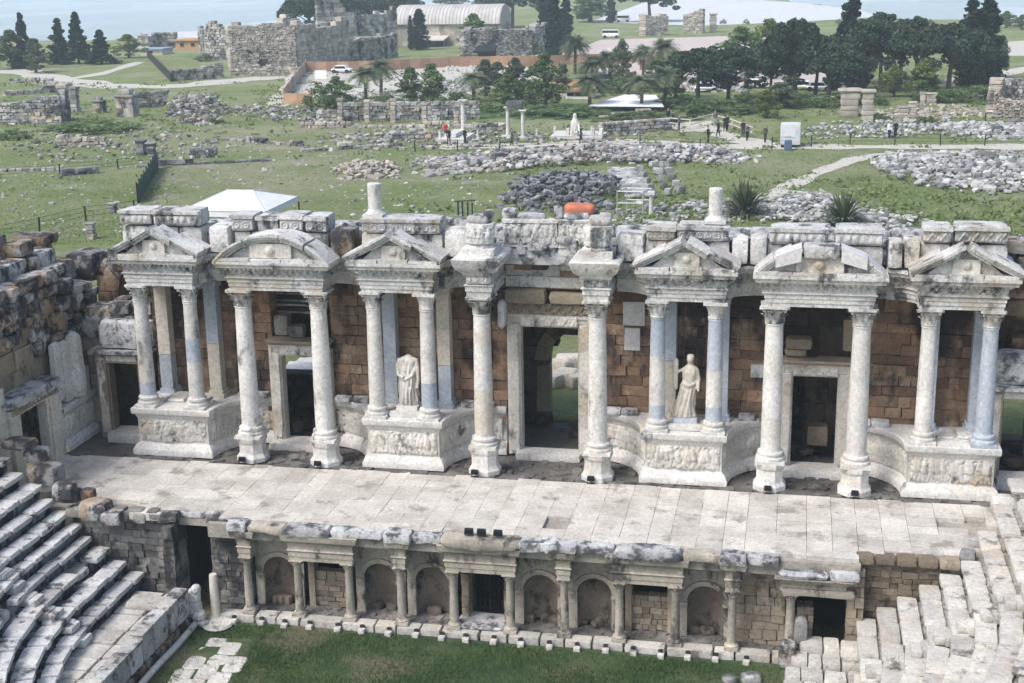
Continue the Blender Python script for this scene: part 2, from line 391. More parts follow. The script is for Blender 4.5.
# inner wall behind, with an arched opening seen through the middle door
def arch_poly(x0, x1, z0, zs, n=10):
    r = (x1-x0)/2; return [(x1, z0), (x1, zs)]+[(x0+r+r*math.cos(PI*i/n), zs+r*math.sin(PI*i/n)) for i in range(1, n)]+[(x0, zs), (x0, z0)]
IY = 11.3
ax0, ax1 = .24, 2.84
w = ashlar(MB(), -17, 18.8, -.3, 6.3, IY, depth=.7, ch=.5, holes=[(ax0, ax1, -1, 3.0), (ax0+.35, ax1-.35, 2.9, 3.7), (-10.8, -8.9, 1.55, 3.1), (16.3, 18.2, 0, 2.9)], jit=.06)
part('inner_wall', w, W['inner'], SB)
w = MB()
for i in range(9):
    a0, a1 = PI*i/9, PI*(i+1)/9-.02; r = (ax1-ax0)/2; cx = (ax0+ax1)/2
    w.prism([(r*math.cos(a), r*math.sin(a)) for a in (a0, a1)]+[((r+.55)*math.cos(a), (r+.55)*math.sin(a)) for a in (a1, a0)], (cx, IY-.1, 2.5), (1, 0, 0), (0, 0, 1), (0, .7, 0))
w.rbx(ax0-.45, ax0+.05, IY-.35, IY+.6, -.1, 2.5, amp=.05, k=7)
part('arch_stones', w, W['tan'], SB)
w = MB()
for x0, x1 in ((-14.4, -9.6), (-7.0, -1.6), (3.4, 8.3), (10.7, 16.2)): w.bx(x0, x1, 7.75, 11.9, 6.45, 7.1)  # roof slabs added out of sight over the passage to keep it dark
w.bx(-9.6, -7.0, 8.3, 11.9, 6.45, 7.1); w.bx(-1.6, 3.4, 8.0, 11.9, 6.45, 7.1); w.bx(8.3, 10.7, 8.3, 11.9, 6.45, 7.1)
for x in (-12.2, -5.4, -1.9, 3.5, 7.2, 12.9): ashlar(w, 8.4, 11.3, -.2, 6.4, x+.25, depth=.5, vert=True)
part('passage_walls_shade_roof', w, W['inner'], SB)
w = MB(); w.bx(-14.55, 16.3, 7.0, 9.3, 7.2, 7.75)
for i in range(330):
    x = U(-14.2, 16); w.rough((x, U(7.0, 9.2), 7.85+U(-.1, .3)), (U(.25, .9), U(.25, .6), U(.2, .5)), U(0, 3), cell=.25, amp=.05, k=5)
for i in range(26):
    x = -14.0+i*1.18; w.rough((x, 8.9, 8.05+U(-.1, .1)), (1.2, .6, .6), 0, cell=.3, amp=.06, k=7)
part('wall_top_rubble', w, W['slab'], SB, kind='stuff')

# --- podiums
POD_PROF = [(.2, 0), (.2, .2), (.17, .24), (.12, .36), (.03, .42), (0, .45), (0, 1.38), (.03, 1.42), (.05, 1.5), (.14, 1.56), (.17, 1.6), (.17, 1.78), (.14, 1.8)]
YF = 5.6
def podium_path(xa, xb, xla, xrb):
    "front from xa to xb; left wing sweeps back to xla, right wing to xrb (None: straight back)"
    p = []
    if xla is None: p += [(xa, 7.55), (xa, 7.0), (xa, 6.3)]
    else: p += [(xla, 7.6)]+[(xla+.15+(xa-xla-.15)*math.sin(t), YF+2.0*math.cos(t)) for t in np.linspace(0, PI/2, 13)[:-1]]
    p += [(xa, YF), (xb, YF)]
    if xrb is None: p += [(xb, 6.3), (xb, 7.0), (xb, 7.55)]
    else: p += [(xrb-.15-(xrb-.15-xb)*math.cos(t), YF+2.0*math.sin(t)) for t in np.linspace(0, PI/2, 13)[1:]]+[(xrb, 7.6)]
    return p
pods = {'outer_l': (-14.15, -11.42, None, C0-10.25), 'mid_l': (-5.33, -2.72, C0-8.25, C0-1.6), 'mid_r': (4.56, 7.17, C0+1.6, C0+8.25), 'outer_r': (13.28, 16.0, C0+10.25, None)}
for k, (xa, xb, xl, xr) in pods.items():
    path = podium_path(xa, xb, xl, xr)
    m = MB().sweep(path, POD_PROF, 7.62, rnd=.5)
    x = xa+.1                                       # loose slabs along the podium edge
    while x < xb-.3:
        ww = U(.5, .9); m.rbx(x, min(x+ww, xb), 6.25, 7.3, 1.78, 1.8+U(.04, .16), cell=.3, amp=.02); x += ww+.06
    pod = part('podium', m, W['marble'], SB)
    rl = MB(); n = len(path)
    ia = 3 if xl is None else 13
    relief(rl, [(xa+.06, YF-.005), (xb-.06, YF-.005)], .5, 1.36, .09)
    if xl is not None: relief(rl, offset(path[1:ia], .004), .5, 1.36, .07)
    if xr is not None: relief(rl, offset(path[ia+2:n-1], .004), .5, 1.36, .07)
    part('relief_panel', rl, W['relief'], pod)
# ragged ledge stones where the wall meets the podium wings
for s in (-1, 1):
    for x in (2.3, 2.9, 7.0, 7.7, 10.9, 11.5):
        part('ledge_stone', MB().rough((C0+s*x, 7.35, 1.9), (.62, .4, .2), 0, cell=.2, amp=.03), W['slab'], SB)

# --- columns
def capital(mb, x, y, z0, h, r, plain=False, n=8):
    if plain:
        mb.lathe([(r, 0), (r*1.1, .04), (r*1.02, .09), (r*1.08, h*.35), (r*1.3, h*.62), (r*1.62, h*.80), (r*1.7, h*.84)], (x, y, z0), 20)
        mb.box((x, y, z0+h*.92), (r*3.3, r*3.3, h*.16)); return
    mb.lathe([(r, 0), (r*1.12, .03), (r*1.12, .06), (r*.98, .08), (r*1.0, h*.5), (r*1.15, h*.75), (r*1.4, h*.86)], (x, y, z0), 18)
    for tier, (zb, zt, out) in enumerate(((.06, .45, 1.5), (.2, .76, 1.78))):
        for i in range(n):
            a = TAU*(i+.5*tier)/n; wd = TAU/n*.44
            P = []
            for t in (0, .35, .7, .9, 1., .97):
                rr = r*(1.04+(out-1.04)*(t**2.2 if t < 1 else 1.06)); z = h*(zb+(zt-zb)*math.sin(min(t, .95)*PI/2*1.02))
                ww = wd*(1-.35*t*t)
                P.append([(rr*(1+(.06 if abs(q) < .1 else 0))*math.cos(a+q*ww), rr*(1+(.06 if abs(q) < .1 else 0))*math.sin(a+q*ww), z) for q in (-1, -.45, 0, .45, 1)])
            mb.grid(np.array(P)+np.array((x, y, z0)), flip=True)
    for i in range(4):                              # corner volutes under the abacus
        a = PI/4+i*PI/2; mb.rough((x+math.cos(a)*r*1.62, y+math.sin(a)*r*1.62, z0+h*.78), (r*.5, r*.3, h*.26), a, cell=.06, amp=.01, k=3, cap=4)
    k = r*1.5; q = r*1.88; pl = []
    for i in range(4):
        a = PI/4+i*PI/2; ca, sa = math.cos(a), math.sin(a)
        for da in (-.09, .09): pl.append((math.cos(a+da)*q*1.15, math.sin(a+da)*q*1.15))
        b = a+PI/4; pl.append((math.cos(b)*k, math.sin(b)*k))
    mb.prism(pl, (x, y, z0+h*.87), (1, 0, 0), (0, 1, 0), (0, 0, h*.13))
def base_prof(r): return [(r*1.42, .1), (r*1.46, .15), (r*1.42, .2), (r*1.2, .22), (r*1.17, .28), (r*1.28, .3), (r*1.31, .34), (r*1.26, .38), (r*1.05, .4), (r*1.0, .46)]
def column(parent, x, y, z0, z1, r, mats, mif=None, plain=False, ped=0., worn=0., caph=.62):
    zs = z0+ped
    prof = [(r, zs+.44)]
    for i in range(9):
        t = i/8; prof.append((r*(1-.15*t**1.6), zs+.5+(z1-caph-zs-.56)*t))
    zt = z1-caph
    prof += [(r*.92, zt-.05), (r*.93, zt-.02), (r*.86, zt)]
    s = MB().lathe(prof, (x, y, 0), 24, mif=mif)
    o = part('column', s, mats, parent)
    b = MB(); b.box((x, y, zs+.05), (r*2.9, r*2.9, .1)); b.lathe(base_prof(r), (x, y, zs), 24)
    part('base', b, mats[0], o)
    if ped:
        p = MB(); p.lathe([(r*1.75, 0), (r*1.75, .16), (r*1.66, .2), (r*1.5, .27), (r*1.42, .33), (r*1.42, ped-.24), (r*1.5, ped-.2), (r*1.62, ped-.12), (r*1.62, ped)], (x, y, z0), 8, ph=PI/8)
        part('pedestal', p, mats[0], o, sharp=25)
    c = MB(); capital(c, x, y, zt, caph, r*.86, plain); part('capital', c, W['carved'] if not plain else mats[0], o, sharp=50)
    return o
mw, mb_, mt = W['marble'], W['marble_blue'], W['marble_tan']
for u in (-2.0, 2.0): column(SB, C0+u, 5.63, 0, ZC, .335, [mw, mt], (lambda z: 1 if z < 3.1 and z > 1.1 else 0) if u < 0 else None, ped=.95)
for u in (-10.66, -7.86): column(SB, C0+u, 5.63, 0, ZC, .335, [mw, mt], None, ped=.9)
for u in (7.86, 10.66): column(SB, C0+u, 5.63, 0, ZC, .335, [mw, mt], None, ped=.95)
YP = 5.86
column(SB, C0-14.69, YP, 1.8, ZC, .28, [mw, mb_], lambda z: 1 if z < 2.6 else 0)
column(SB, C0-12.78, YP, 1.8, ZC, .28, [mw, mb_], lambda z: 1 if 3.55 < z < 4.5 else 0)
column(SB, C0-5.93, YP, 1.8, ZC, .28, [mw, mt])
column(SB, C0-4.01, YP, 1.8, ZC, .28, [mw, mb_], lambda z: 1 if z < 3.2 else 0, plain=True)
column(SB, C0+4.01, YP, 1.8, ZC, .28, [mw, mb_], lambda z: 1 if z < 2.75 or z > 4.5 else 0)
column(SB, C0+5.93, YP, 1.8, ZC, .28, [mw, mb_], lambda z: 1 if z > 4.1 or z < 2.6 else 0, plain=True)
column(SB, C0+12.78, YP, 1.8, ZC, .28, [mw, mt])
column(SB, C0+14.69, YP, 1.8, ZC, .28, [mb_, mb_])
for u, two in ((-14.5, 2), (-12.55, 1), (-5.75, 0), (-3.75, 2), (4.3, 1), (6.1, 0), (13.0, 0), (14.55, 0)):
    p = MB(); x = C0+u; zs = {0: 9, 1: 3.9, 2: 3.4}[two]
    hi, lo = (0, 1) if two else (1, 1)
    if two == 1: hi, lo = 1, 0
    p.bx(x-.23, x+.23, 7.05, 7.5, 1.95, min(zs, 6.0), mi=lo); 
    if two: p.bx(x-.23, x+.23, 7.05, 7.5, zs+.015, 6.0, mi=hi)
    p.bx(x-.33, x+.33, 6.95, 7.6, 1.8, 1.95, mi=lo); p.bx(x-.28, x+.28, 7.0, 7.6, 1.953, 2.08, mi=lo)
    p.bx(x-.27, x+.27, 7.0, 7.6, 6.003, 6.2, mi=hi); p.bx(x-.33, x+.33, 6.94, 7.6, 6.203, 6.39, mi=hi)
    part('pilaster', p, [W['marble_tan'], mb_], SB)

# --- entablatures
ENT = [(0, ZC), (0, ZC+.13), (.03, ZC+.133), (.03, ZC+.28), (.06, ZC+.283), (.06, ZC+.40), (.1, ZC+.42), (.13, ZC+.46), (.06, ZC+.50), (.05, ZC+.6), (.06, ZC+.74), (.11, ZC+.77), (.14, ZC+.83), (.34, ZC+.86), (.36, ZC+.95), (.42, ZC+1.0), (.42, ZE)]
def dentils(mb, path, z, d0, sz=.085, step=.17):
    pts, s = resample(offset(path, d0), step)
    for i in range(len(pts)-1):
        a, b = pts[i], pts[i+1]; an = math.atan2(b[1]-a[1], b[0]-a[0])
        if random.random() < .93: mb.box(((a[0]+b[0])/2, (a[1]+b[1])/2, z), (sz, .11, .075), an)
def entab(path, yb=7.55, mat='carved', name='entablature', fri=True):
    m = MB().sweep(path, ENT, yb, rnd=.5); dentils(m, path, ZC+.80, .18)
    o = part(name, m, W[mat], SB)
    if fri: part('frieze', relief(MB(), offset(path, .055), ZC+.51, ZC+.74, .05, 'scroll', .03), W['frieze'], o)
    return o
def pav_path(xa, xb, yf, yb=6.4): return [(xa, yb), (xa, yf), (xb, yf), (xb, yb)]
YT = {'tri': 5.53, 'seg': 5.28}
PAV = [('tri', -14.69, -12.78), ('seg', -10.66, -7.86), ('tri', -5.93, -4.01), ('tri', 4.01, 5.93), ('seg', 7.86, 10.66), ('tri', 12.78, 14.69)]
for kind, a, b in PAV: entab(pav_path(C0+a-.3, C0+b+.3, YT[kind]))
for s in (-1, 1):
    for pa, pb, ya in ((6.25, 7.53, 5.95), (12.44, 11.0, 5.95), (3.68, 2.52, 5.95)):
        q = [(pa+(pb-pa)*(1-math.cos(t)), ya+.8*math.sin(t)) for t in np.linspace(0, PI/2, 11)]
        q = [(C0+s*x, y) for x, y in q]
        if q[0][0] > q[-1][0]: q = q[::-1]
        entab(q, 7.58, 'frieze')

# --- pediments
def raking(m, a, b, th, y0, y1, o, rnd=None):
    "slab along the slope from a to b (x,z), th thick, between y0 and y1, with a stepped moulding"
    d = np.array(b)-np.array(a); l = np.linalg.norm(d); d = d/l; nrm = np.array((-d[1], d[0]))
    if nrm[1] < 0: nrm = -nrm
    a = np.array(a); b = np.array(b)
    for (f0, f1, back) in ((0, .38, .16), (.385, .7, .07), (.705, 1., 0)):
        q = [a+nrm*th*f0, b+nrm*th*f0, b+nrm*th*f1, a+nrm*th*f1]
        if d[0] < 0: q = q[::-1]
        m.prism([tuple(p) for p in q], (o[0], y0+back, o[1]), (1, 0, 0), (0, 0, 1), (0, y1-y0-back, 0), rnd)
def tri_pediment(cx, v):
    yf = YT['tri']-.42; m = MB(); h, hw = .98, 1.62; o = (cx, ZE)
    m.prism([(-1.25, 0), (1.25, 0), (.5, .62), (0, .82), (-.5, .62)], (cx, yf+.34, ZE), (1, 0, 0), (0, 0, 1), (0, 1.3, 0))
    m.bx(cx-.52, cx+.52, yf+.05, yf+.5, ZE+.003, ZE+.13, j=.01)
    pd_ = part('pediment', m, W['carved'], SB)
    m = MB(); raking(m, (-hw, .0), (-.62, .5), .26, yf, yf+1.3, (cx-.02, ZE+.0)); part('raking_cornice', m, W['carved'], pd_)
    m = MB(); raking(m, (.62, .5), (hw, .0), .26, yf-.03, yf+1.25, (cx+.02, ZE)); part('raking_cornice', m, W['carved'], pd_)
    part('corner_slab', MB().bx(cx-hw+.05, cx-.55, yf+.02, yf+.8, ZE+.004, ZE+.1, j=.01), W['carved'], pd_)
    m = MB(); m.bx(cx+.55, cx+hw-.05, yf+.02, yf+.8, ZE+.004, ZE+.1, j=.01)
    part('corner_slab', m, W['carved'], pd_)
    m = MB(); raking(m, (-.66, .42), (0, .80), .27, yf-.1, yf+.9, (cx+v, ZE+.02)); raking(m, (0, .80), (.66, .42), .27, yf-.1, yf+.9, (cx+v, ZE+.02))
    part('gable_crown', m, W['carved'], pd_)
    m = MB(); m.bx(cx-.42, cx+.42, yf+.2, yf+.5, ZE+.13, ZE+.6, j=.01)
    m.lathe([(.15, 0), (.15, .03), (.11, .05), (.1, .09), (.0, .12)], (0, 0, 0), 14)
    V = m.V[-1]; m.V[-1] = np.stack([V[:, 0]+cx, yf+.21-V[:, 2], V[:, 1]+ZE+.4], 1)
    part('shield_boss', m, W['relief'], pd_)
def seg_pediment(cx, new=False):
    yf = YT['seg']-.42; R = 3.55; hw = 2.12; h = .98
    zc = -(hw*hw-h*h)/(2*h); R = h-zc
    def pt(a, r): return (r*math.sin(a), zc+r*math.cos(a))
    am = math.asin(hw/R); m = MB()
    m.prism([pt(a, R-.2) for a in np.linspace(-am*.9, am*.9, 15)][::-1], (cx, yf+.36, ZE-.12), (1, 0, 0), (0, 0, 1), (0, 1.2, 0))
    x = -hw+.1
    while x < hw-.1:
        ww = min(U(.7, 1.3), hw-.1-x); m.bx(cx+x, cx+x+ww-.02, yf+U(0, .06), yf+.7, ZE+.004, ZE+U(.09, .13), j=.012); x += ww
    pd_ = part('pediment', m, W['carved'], SB)
    cuts = [(-1, -.42), (-.40, .14), (.17, .55), (.57, 1)] if not new else [(-1, -.66), (-.65, -.4), (.52, .72), (.73, 1)]
    for i, (a0, a1) in enumerate(cuts):
        m = MB(); dy = U(-.05, .05); dz = U(-.03, .02)
        for f0, f1, back in ((0, .38, .16), (.385, .7, .07), (.705, 1., 0)):
            aa = np.linspace(a0*am, a1*am, 9)
            q = [pt(a, R-.27+.27*f1) for a in aa][::-1]+[pt(a, R-.27+.27*f0) for a in aa]
            m.prism(q[::-1], (cx, yf+back+dy, ZE+dz), (1, 0, 0), (0, 0, 1), (0, 1.25-back, 0))
        part('curved_cornice', m, W['carved'], pd_)
    if new:
        for sx in (-1, 1):
            m = MB(); m.prism([(sx*.62, .5), (sx*1.42, .28), (sx*1.42, .66), (sx*.62, .96)][::sx], (cx, yf-.06, ZE), (1, 0, 0), (0, 0, 1), (0, .9, 0)); part('repair_block', m, W['newstone'], pd_)
        m = MB(); m.rbx(cx-.6, cx+.6, yf+.0, yf+.9, ZE+.58, ZE+.98, amp=.02); part('crown_block', m, W['frieze'], pd_)
    m = MB(); m.bx(cx-.78, cx+.72, yf+.2, yf+.6, ZE+.12, ZE+.62, j=.01)
    m.lathe([(.2, 0), (.2, .03), (.15, .05), (.13, .1), (.0, .14)], (0, 0, 0), 14)
    V = m.V[-1]; m.V[-1] = np.stack([V[:, 0]+cx-.05, yf+.21-V[:, 2], V[:, 1]+ZE+.38], 1)
    part('shield_boss', m, W['relief'], pd_)
for i, (kind, a, b) in enumerate(PAV):
    cx = C0+(a+b)/2
    tri_pediment(cx, U(-.05, .05)) if kind == 'tri' else seg_pediment(cx, i == 4)

# --- attic: plain course and carved blocks behind each pediment
def carved_block(x0, x1, y0, y1, z0, z1, kind, mat='carved', tilt=0.):
    m = MB(); m.rbx(x0, x1, y0+.06, y1, z0, z1, cell=.3, amp=.03, k=12, rnd=.5); m.bx(x0-.02, x1+.02, y0-.04, y0+.3, z1-.14, z1-.02, j=.015)
    if kind: relief(m, [(x0+.03, y0+.045), (x1-.03, y0+.045)], z0+.06, z1-.16, .06, kind, .03)
    return m
BLK = [('carved_block', 'egg', -14.5, -13.25, 8.45, 9.0, 'grey carved cornice block at the left end of the stage roof line'),
       ('carved_block', 'egg', -13.2, -11.45, 8.42, 9.0, 'long carved cornice block, second from the left end of the roof line'),
       ('carved_block', 'discs', -10.25, -9.4, 8.3, 8.9, 'square block carved with circles, left of four above the left curved pediment'),
       ('carved_block', None, -9.3, -8.5, 8.3, 8.85, 'worn rough block, second of four above the left curved pediment'),
       ('carved_block', 'discs', -8.45, -7.55, 8.3, 8.92, 'grey block carved with discs, third of four above the left curved pediment'),
       ('carved_block', 'discs', -7.5, -6.7, 8.3, 8.88, 'narrow carved block, right of four above the left curved pediment'),
       ('carved_block', 'discs', -5.45, -2.6, 8.33, 8.87, 'long block with a row of carved rosettes under the left column stump'),
       ('carved_block', 'discs', 4.45, 5.45, 8.3, 8.78, 'short carved block left of the right column stump'),
       ('carved_block', 'discs', 5.5, 7.2, 8.3, 8.82, 'long half repaired block with carved rosettes under the right column stump'),
       ('carved_block', 'egg', 8.5, 10.35, 8.25, 8.82, 'long block with a zigzag garland, left above the repaired curved pediment'),
       ('carved_block', 'egg', 10.6, 12.15, 8.25, 8.84, 'garland block with a curved underside, right above the repaired curved pediment'),
       ('carved_block', 'scroll', 13.35, 14.25, 8.4, 8.95, 'short scroll carved block above the right end gable'),
       ('carved_block', 'scroll', 14.32, 16.0, 8.42, 8.98, 'long scroll carved block at the right end of the stage roof line')]
for nm, kd, x0, x1, z0, z1, lab in BLK:
    y0 = 6.2 if kd else 6.25
    single(nm, carved_block(x0, x1, y0, 7.35, z0, z1, kd), W['frieze'], lab, 'stone block', ((x0+x1)/2, 6.7, z0), group='carved blocks along the stage roof line')
for x0, x1, z1 in ((-14.5, -11.4, 8.41), (-10.2, -6.65, 8.29), (-5.5, -2.55, 8.32), (4.4, 7.25, 8.29), (8.45, 12.2, 8.24), (13.3, 16.05, 8.39)):
    x = x0; w = MB()
    while x < x1-.1:
        ww = min(U(.6, 1.2), x1-x)
        if x1-x-ww < .3: ww = x1-x
        w.rbx(x, x+ww-.02, 6.35, 7.5, ZE+.005, z1-.01, cell=.35, amp=.025, k=12); x += ww
    part('attic_course', w, W['carved'], SB)
GAP = [(-11.05, -10.3, 7.72, 8.5, 'weathered square block between the left end gable and the curved pediment'), (-6.55, -5.75, 7.7, 8.45, 'dark stained block right of the left curved pediment'),
       (-2.45, -1.62, 7.78, 8.5, 'plain pale block beside the left carved pedestal'), (3.5, 4.42, 7.75, 8.5, 'long plain pale block right of the right carved pedestal'),
       (7.3, 7.85, 7.75, 8.45, 'narrow pale block right of the right column stump'), (7.9, 8.44, 7.75, 8.5, 'pale upright block left of the repaired curved pediment'), (12.3, 12.75, 7.75, 8.45, 'narrow grey block right of the repaired curved pediment'), (12.8, 13.28, 7.75, 8.5, 'grey block left of the right end gable')]
for x0, x1, z0, z1, lab in GAP:
    single('stone_block', MB().rbx(x0, x1, 6.05, 7.2, z0-.2, z1, cell=.2, amp=.05, k=9, fr=1.5), W['lichen' if 'dark' in lab else 'carved'], lab, 'stone block', ((x0+x1)/2, 6.6, z0), group='plain blocks along the stage roof line')
# column stumps on top
for x, lab in ((-5.07, 'white column stump standing on the long rosette block at the left'), (6.72, 'grey white column stump standing on the half repaired rosette block at the right')):
    t = thing('column_stump', lab, 'column', (x, 6.75, 8.86)); p = MB(); p.lathe([(.22, .22), (.23, .4), (.225, 1.0), (.235, 1.05), (.225, 1.13), (.19, 1.15)], (x, 6.75, 8.86), 20); part('shaft', p, mw, t)
    p = MB(); p.box((x, 6.75, 8.9), (.72, .72, .1)); p.lathe([(.33, .05), (.34, .1), (.3, .15), (.25, .2), (.23, .25)], (x, 6.75, 8.86), 20); part('base', p, mw, t)

# --- centre: projecting entablature blocks, carved pedestals, door wall and relief frieze
for s, lab in ((-1, 'left'), (1, 'right')):
    x = C0+s*2.0; m = MB()
    m.sweep([(x-.42, 7.3), (x-.42, 5.24), (x+.42, 5.24), (x+.42, 7.3)], [(0, ZC), (0, ZC+.2), (.04, ZC+.21), (.04, ZC+.38), (.09, ZC+.42), (0, ZC+.46), (.02, ZC+.72), (.1, ZC+.78), (.12, ZC+.86), (.3, ZC+1.0), (.36, ZC+1.12), (.40, ZC+1.26), (.43, ZC+1.36), (.36, ZC+1.42)], 7.5)
    o = part('entablature', m, W['carved'], SB); r = MB(); relief(r, [(x-.42, 5.21), (x+.42, 5.21)], ZC+.47, ZC+.72, .07, 'figures', .028); part('frieze', r, W['frieze'], o)
    m = MB(); m.box((x, 5.85, 7.93), (1.12, 1.3, .26), j=.02)
    m.lathe([(.5, 0), (.5, .06), (.44, .1), (.43, .2), (.47, .55), (.52, .72), (.5, .8)], (x, 5.8, 8.06), 8, ph=PI/8)
    pd_ = part('upper_pedestal', m, W['carved'], SB, sharp=25)
    a = TAU/16; ring = [(x+.47*math.cos(t), 5.8+.47*math.sin(t)) for t in np.linspace(PI+.2, TAU-.2, 9)]
    part('relief_panel', relief(MB(), ring, 8.2, 8.8, .07, 'figures', .03), W['carved'], pd_)
    m = MB(); m.rough((x+.05*s, 6.0, 8.98), (.8, .8, .32), .15*s, cell=.1, amp=.07, k=5); m.rough((x+.2, 6.15, 9.12), (.4, .5, .25), .4, cell=.1, amp=.06, k=4)
    part('broken_crown', m, W['frieze'], pd_)
w = MB()
xl, xr = C0-1.55, C0+1.55
for z0, z1, y, ws in ((6.28, 6.66, 7.5, (.5, 1.1, 1.5)), (6.67, 7.05, 7.55, (.45, .7, .8, 1.15)), (7.06, 7.25, 7.6, (1.2, 1.9))):
    x = xl
    for q in ws: w.bx(x+.01, min(xr, x+q)-.01, y+U(0, .05), 8.1, z0, z1, j=.008); x += q
part('door_wall_blocks', w, W['carved'], SB)
w = MB(); 
for x0, x1 in ((xl-.03, C0+.35), (C0+.38, xr+.03)): w.sweep([(x0, 7.2), (x1, 7.2)], [(0, 7.26), (.03, 7.3), (.14, 7.36), (.18, 7.42), (.2, 7.5)], 8.2)
for x0, x1 in ((xl, C0-.2), (C0-.18, C0+.4), (C0+.42, xr)): w.rbx(x0, x1, 6.95+U(0, .1), 8.0, 7.52, 7.86, cell=.3, amp=.02, k=12)
part('door_cornice', w, W['carved'], SB)
for x0, x1 in ((xl+.05, C0+.42), (C0+.46, xr-.02)):
    m = MB(); m.bx(x0, x1, 6.98, 7.5, 7.87, 8.68, j=.01); m.bx(x0-.01, x1+.01, 6.93, 7.45, 8.683, 8.78, j=.02); m.bx(x0-.01, x1+.01, 6.92, 7.4, 7.83, 7.9)
    o = part('relief_block', m, W['carved'], SB); part('relief_panel', relief(MB(), [(x0+.03, 6.975), (x1-.03, 6.975)], 7.92, 8.68, .11, 'figures', .028), W['carved'], o)
for i, (x, z, d) in enumerate(((xl+.25, 8.93, (.5, .4, .35)), (C0+.4, 9.0, (.34, .35, .5)), (C0-.5, 8.86, (1.0, .4, .2)), (xr-.5, 8.88, (.9, .4, .2)))):
    m = MB().rough((x, 7.3, z), d, .1*i, cell=.1, amp=.06, k=5)
    single('broken_stone', m, W['slab'], ('broken knob of stone at the left end of the figured frieze', 'pointed broken stone in the middle of the figured frieze', 'flat slab lying on the left half of the figured frieze', 'flat slab lying on the right half of the figured frieze')[i], 'stone', (x, 7.3, z-.2))

def door_frame(cx, ow, oh, jw, y, z0, mat, name, carved=True, lh=.45, broken=False):
    m = MB(); o = None
    for s in (-1, 1):
        for k, (a, b, yy) in enumerate(((0, .34, .1), (.345, .72, .05), (.725, 1, 0))):
            x0, x1 = cx+s*(ow/2+jw*a), cx+s*(ow/2+jw*b); m.bx(min(x0, x1), max(x0, x1), y+yy, y+.55, z0, oh+jw*b-.003*k, rnd=.5)
    for k, (a, b, yy) in enumerate(((0, .34, .1), (.345, .72, .05), (.725, 1, 0))):
        m.bx(cx-ow/2-jw*b+.0, cx+ow/2+jw*b, y+yy+.002, y+.552, oh+jw*a+.002, oh+jw*b, rnd=.5)
    o = part(name, m, W[mat], SB)
    m = MB()
    if carved:
        for s in (-1, 1): relief(m, [(cx+s*(ow/2+jw*.55)-jw*.4, y-.004), (cx+s*(ow/2+jw*.55)+jw*.4, y-.004)], z0+.1, oh+jw*.3, .04, 'scroll', .03)
        relief(m, [(cx-ow/2, y-.004), (cx+ow/2, y-.004)], oh+.06, oh+jw*.92, .045, 'scroll', .03)
        part('carved_band', m, W['relief'], o)
    return o
door_frame(C0, 2.06, 4.82, .48, 7.45, .05, 'relief', 'door_frame')
w = MB(); w.bx(xl+.05, xr-.05, 7.42, 7.95, 5.32, 5.72, j=.015); w.rbx(xl-.02, C0-.05, 7.2, 7.95, 5.74, 6.22, amp=.03, k=10); w.rbx(C0, xr+.02, 7.25, 7.95, 5.74, 6.12, amp=.05, k=8)
lint = part('door_lintel', w, W['tan'], SB)
part('carved_band', relief(MB(), [(xl+.08, 7.41), (xr-.08, 7.41)], 5.36, 5.7, .05, 'scroll', .03), W['tan'], lint)
w = MB(); w.rough((xl-.06, 7.15, 5.35), (.26, .5, 1.0), 0, cell=.1, amp=.06, k=5); part('console', w, W['frieze'], SB)
w = MB(); w.rbx(C0-1.25, C0+1.2, 7.1, 7.9, -.1, .2, cell=.3, amp=.02, k=14); part('threshold', w, W['marble'], SB)
for s in (-1, 1):
    cx = C0+s*9.28
    door_frame(cx, 1.5, 3.45, .44, 7.25, .2, 'relief', 'door_frame')
    w = MB(); w.sweep([(cx-1.12, 7.5), (cx-1.12, 7.2), (cx+1.12, 7.2), (cx+1.12, 7.5)], [(0, 3.9), (.04, 3.95), (.12, 4.0), (.14, 4.08)], 7.8); part('door_cornice', w, W['tan'], SB)
    w = MB(); w.rbx(cx-1.3, cx+1.3, 6.75, 7.8, -.12, .2, cell=.35, amp=.02, k=14); part('threshold', w, W['marble'], SB)
# things in the blackened openings over the side doors
w = MB(); cx = C0-9.28
w.rbx(cx-.5, cx+.1, 7.5, 8.0, 4.1, 4.55, amp=.03); w.rbx(cx-1.1, cx-.55, 7.7, 8.2, 4.1, 4.9, amp=.05)
for i in range(5): ashlar(w, cx-1.14, cx+1.14, 4.9+i*.22, 5.0+i*.22, 8.0+.2*(i % 2), depth=.5)
part('lintel_stones', w, W['dark'], SB)
w = MB(); cx = C0+9.28
w.rbx(cx-1.1, cx-.3, 7.35, 7.9, 4.12, 4.4, amp=.04, k=6); w.rbx(cx-1.05, cx-.15, 7.25, 7.9, 4.42, 4.78, amp=.05, k=6); part('lintel_stones', w, W['tan'], SB)
part('jamb_stone', MB().rbx(cx+.85, cx+1.2, 7.5, 7.9, 4.3, 5.5, amp=.05), W['tan'], SB)
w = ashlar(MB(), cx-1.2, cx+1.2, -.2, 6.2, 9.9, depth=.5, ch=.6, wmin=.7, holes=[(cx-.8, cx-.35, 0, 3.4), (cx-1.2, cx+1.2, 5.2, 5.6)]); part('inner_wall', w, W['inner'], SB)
w = MB(); w.rbx(cx-.2, cx+.55, 8.6, 9.2, .5, 1.25, amp=.03); part('fallen_block', w, W['tan'], SB)
w = MB()
for i in range(120):
    x = U(-16.5, 18); 
    if abs(x-C0) < 2 and random.random() < .6: continue
    w.rough((x, U(8.4, 11), U(-.05, .35)), (U(.3, 1), U(.3, .8), U(.2, .5)), U(0, 3), amp=.06, k=5)
part('passage_rubble', w, W['inner'], SB, kind='stuff')
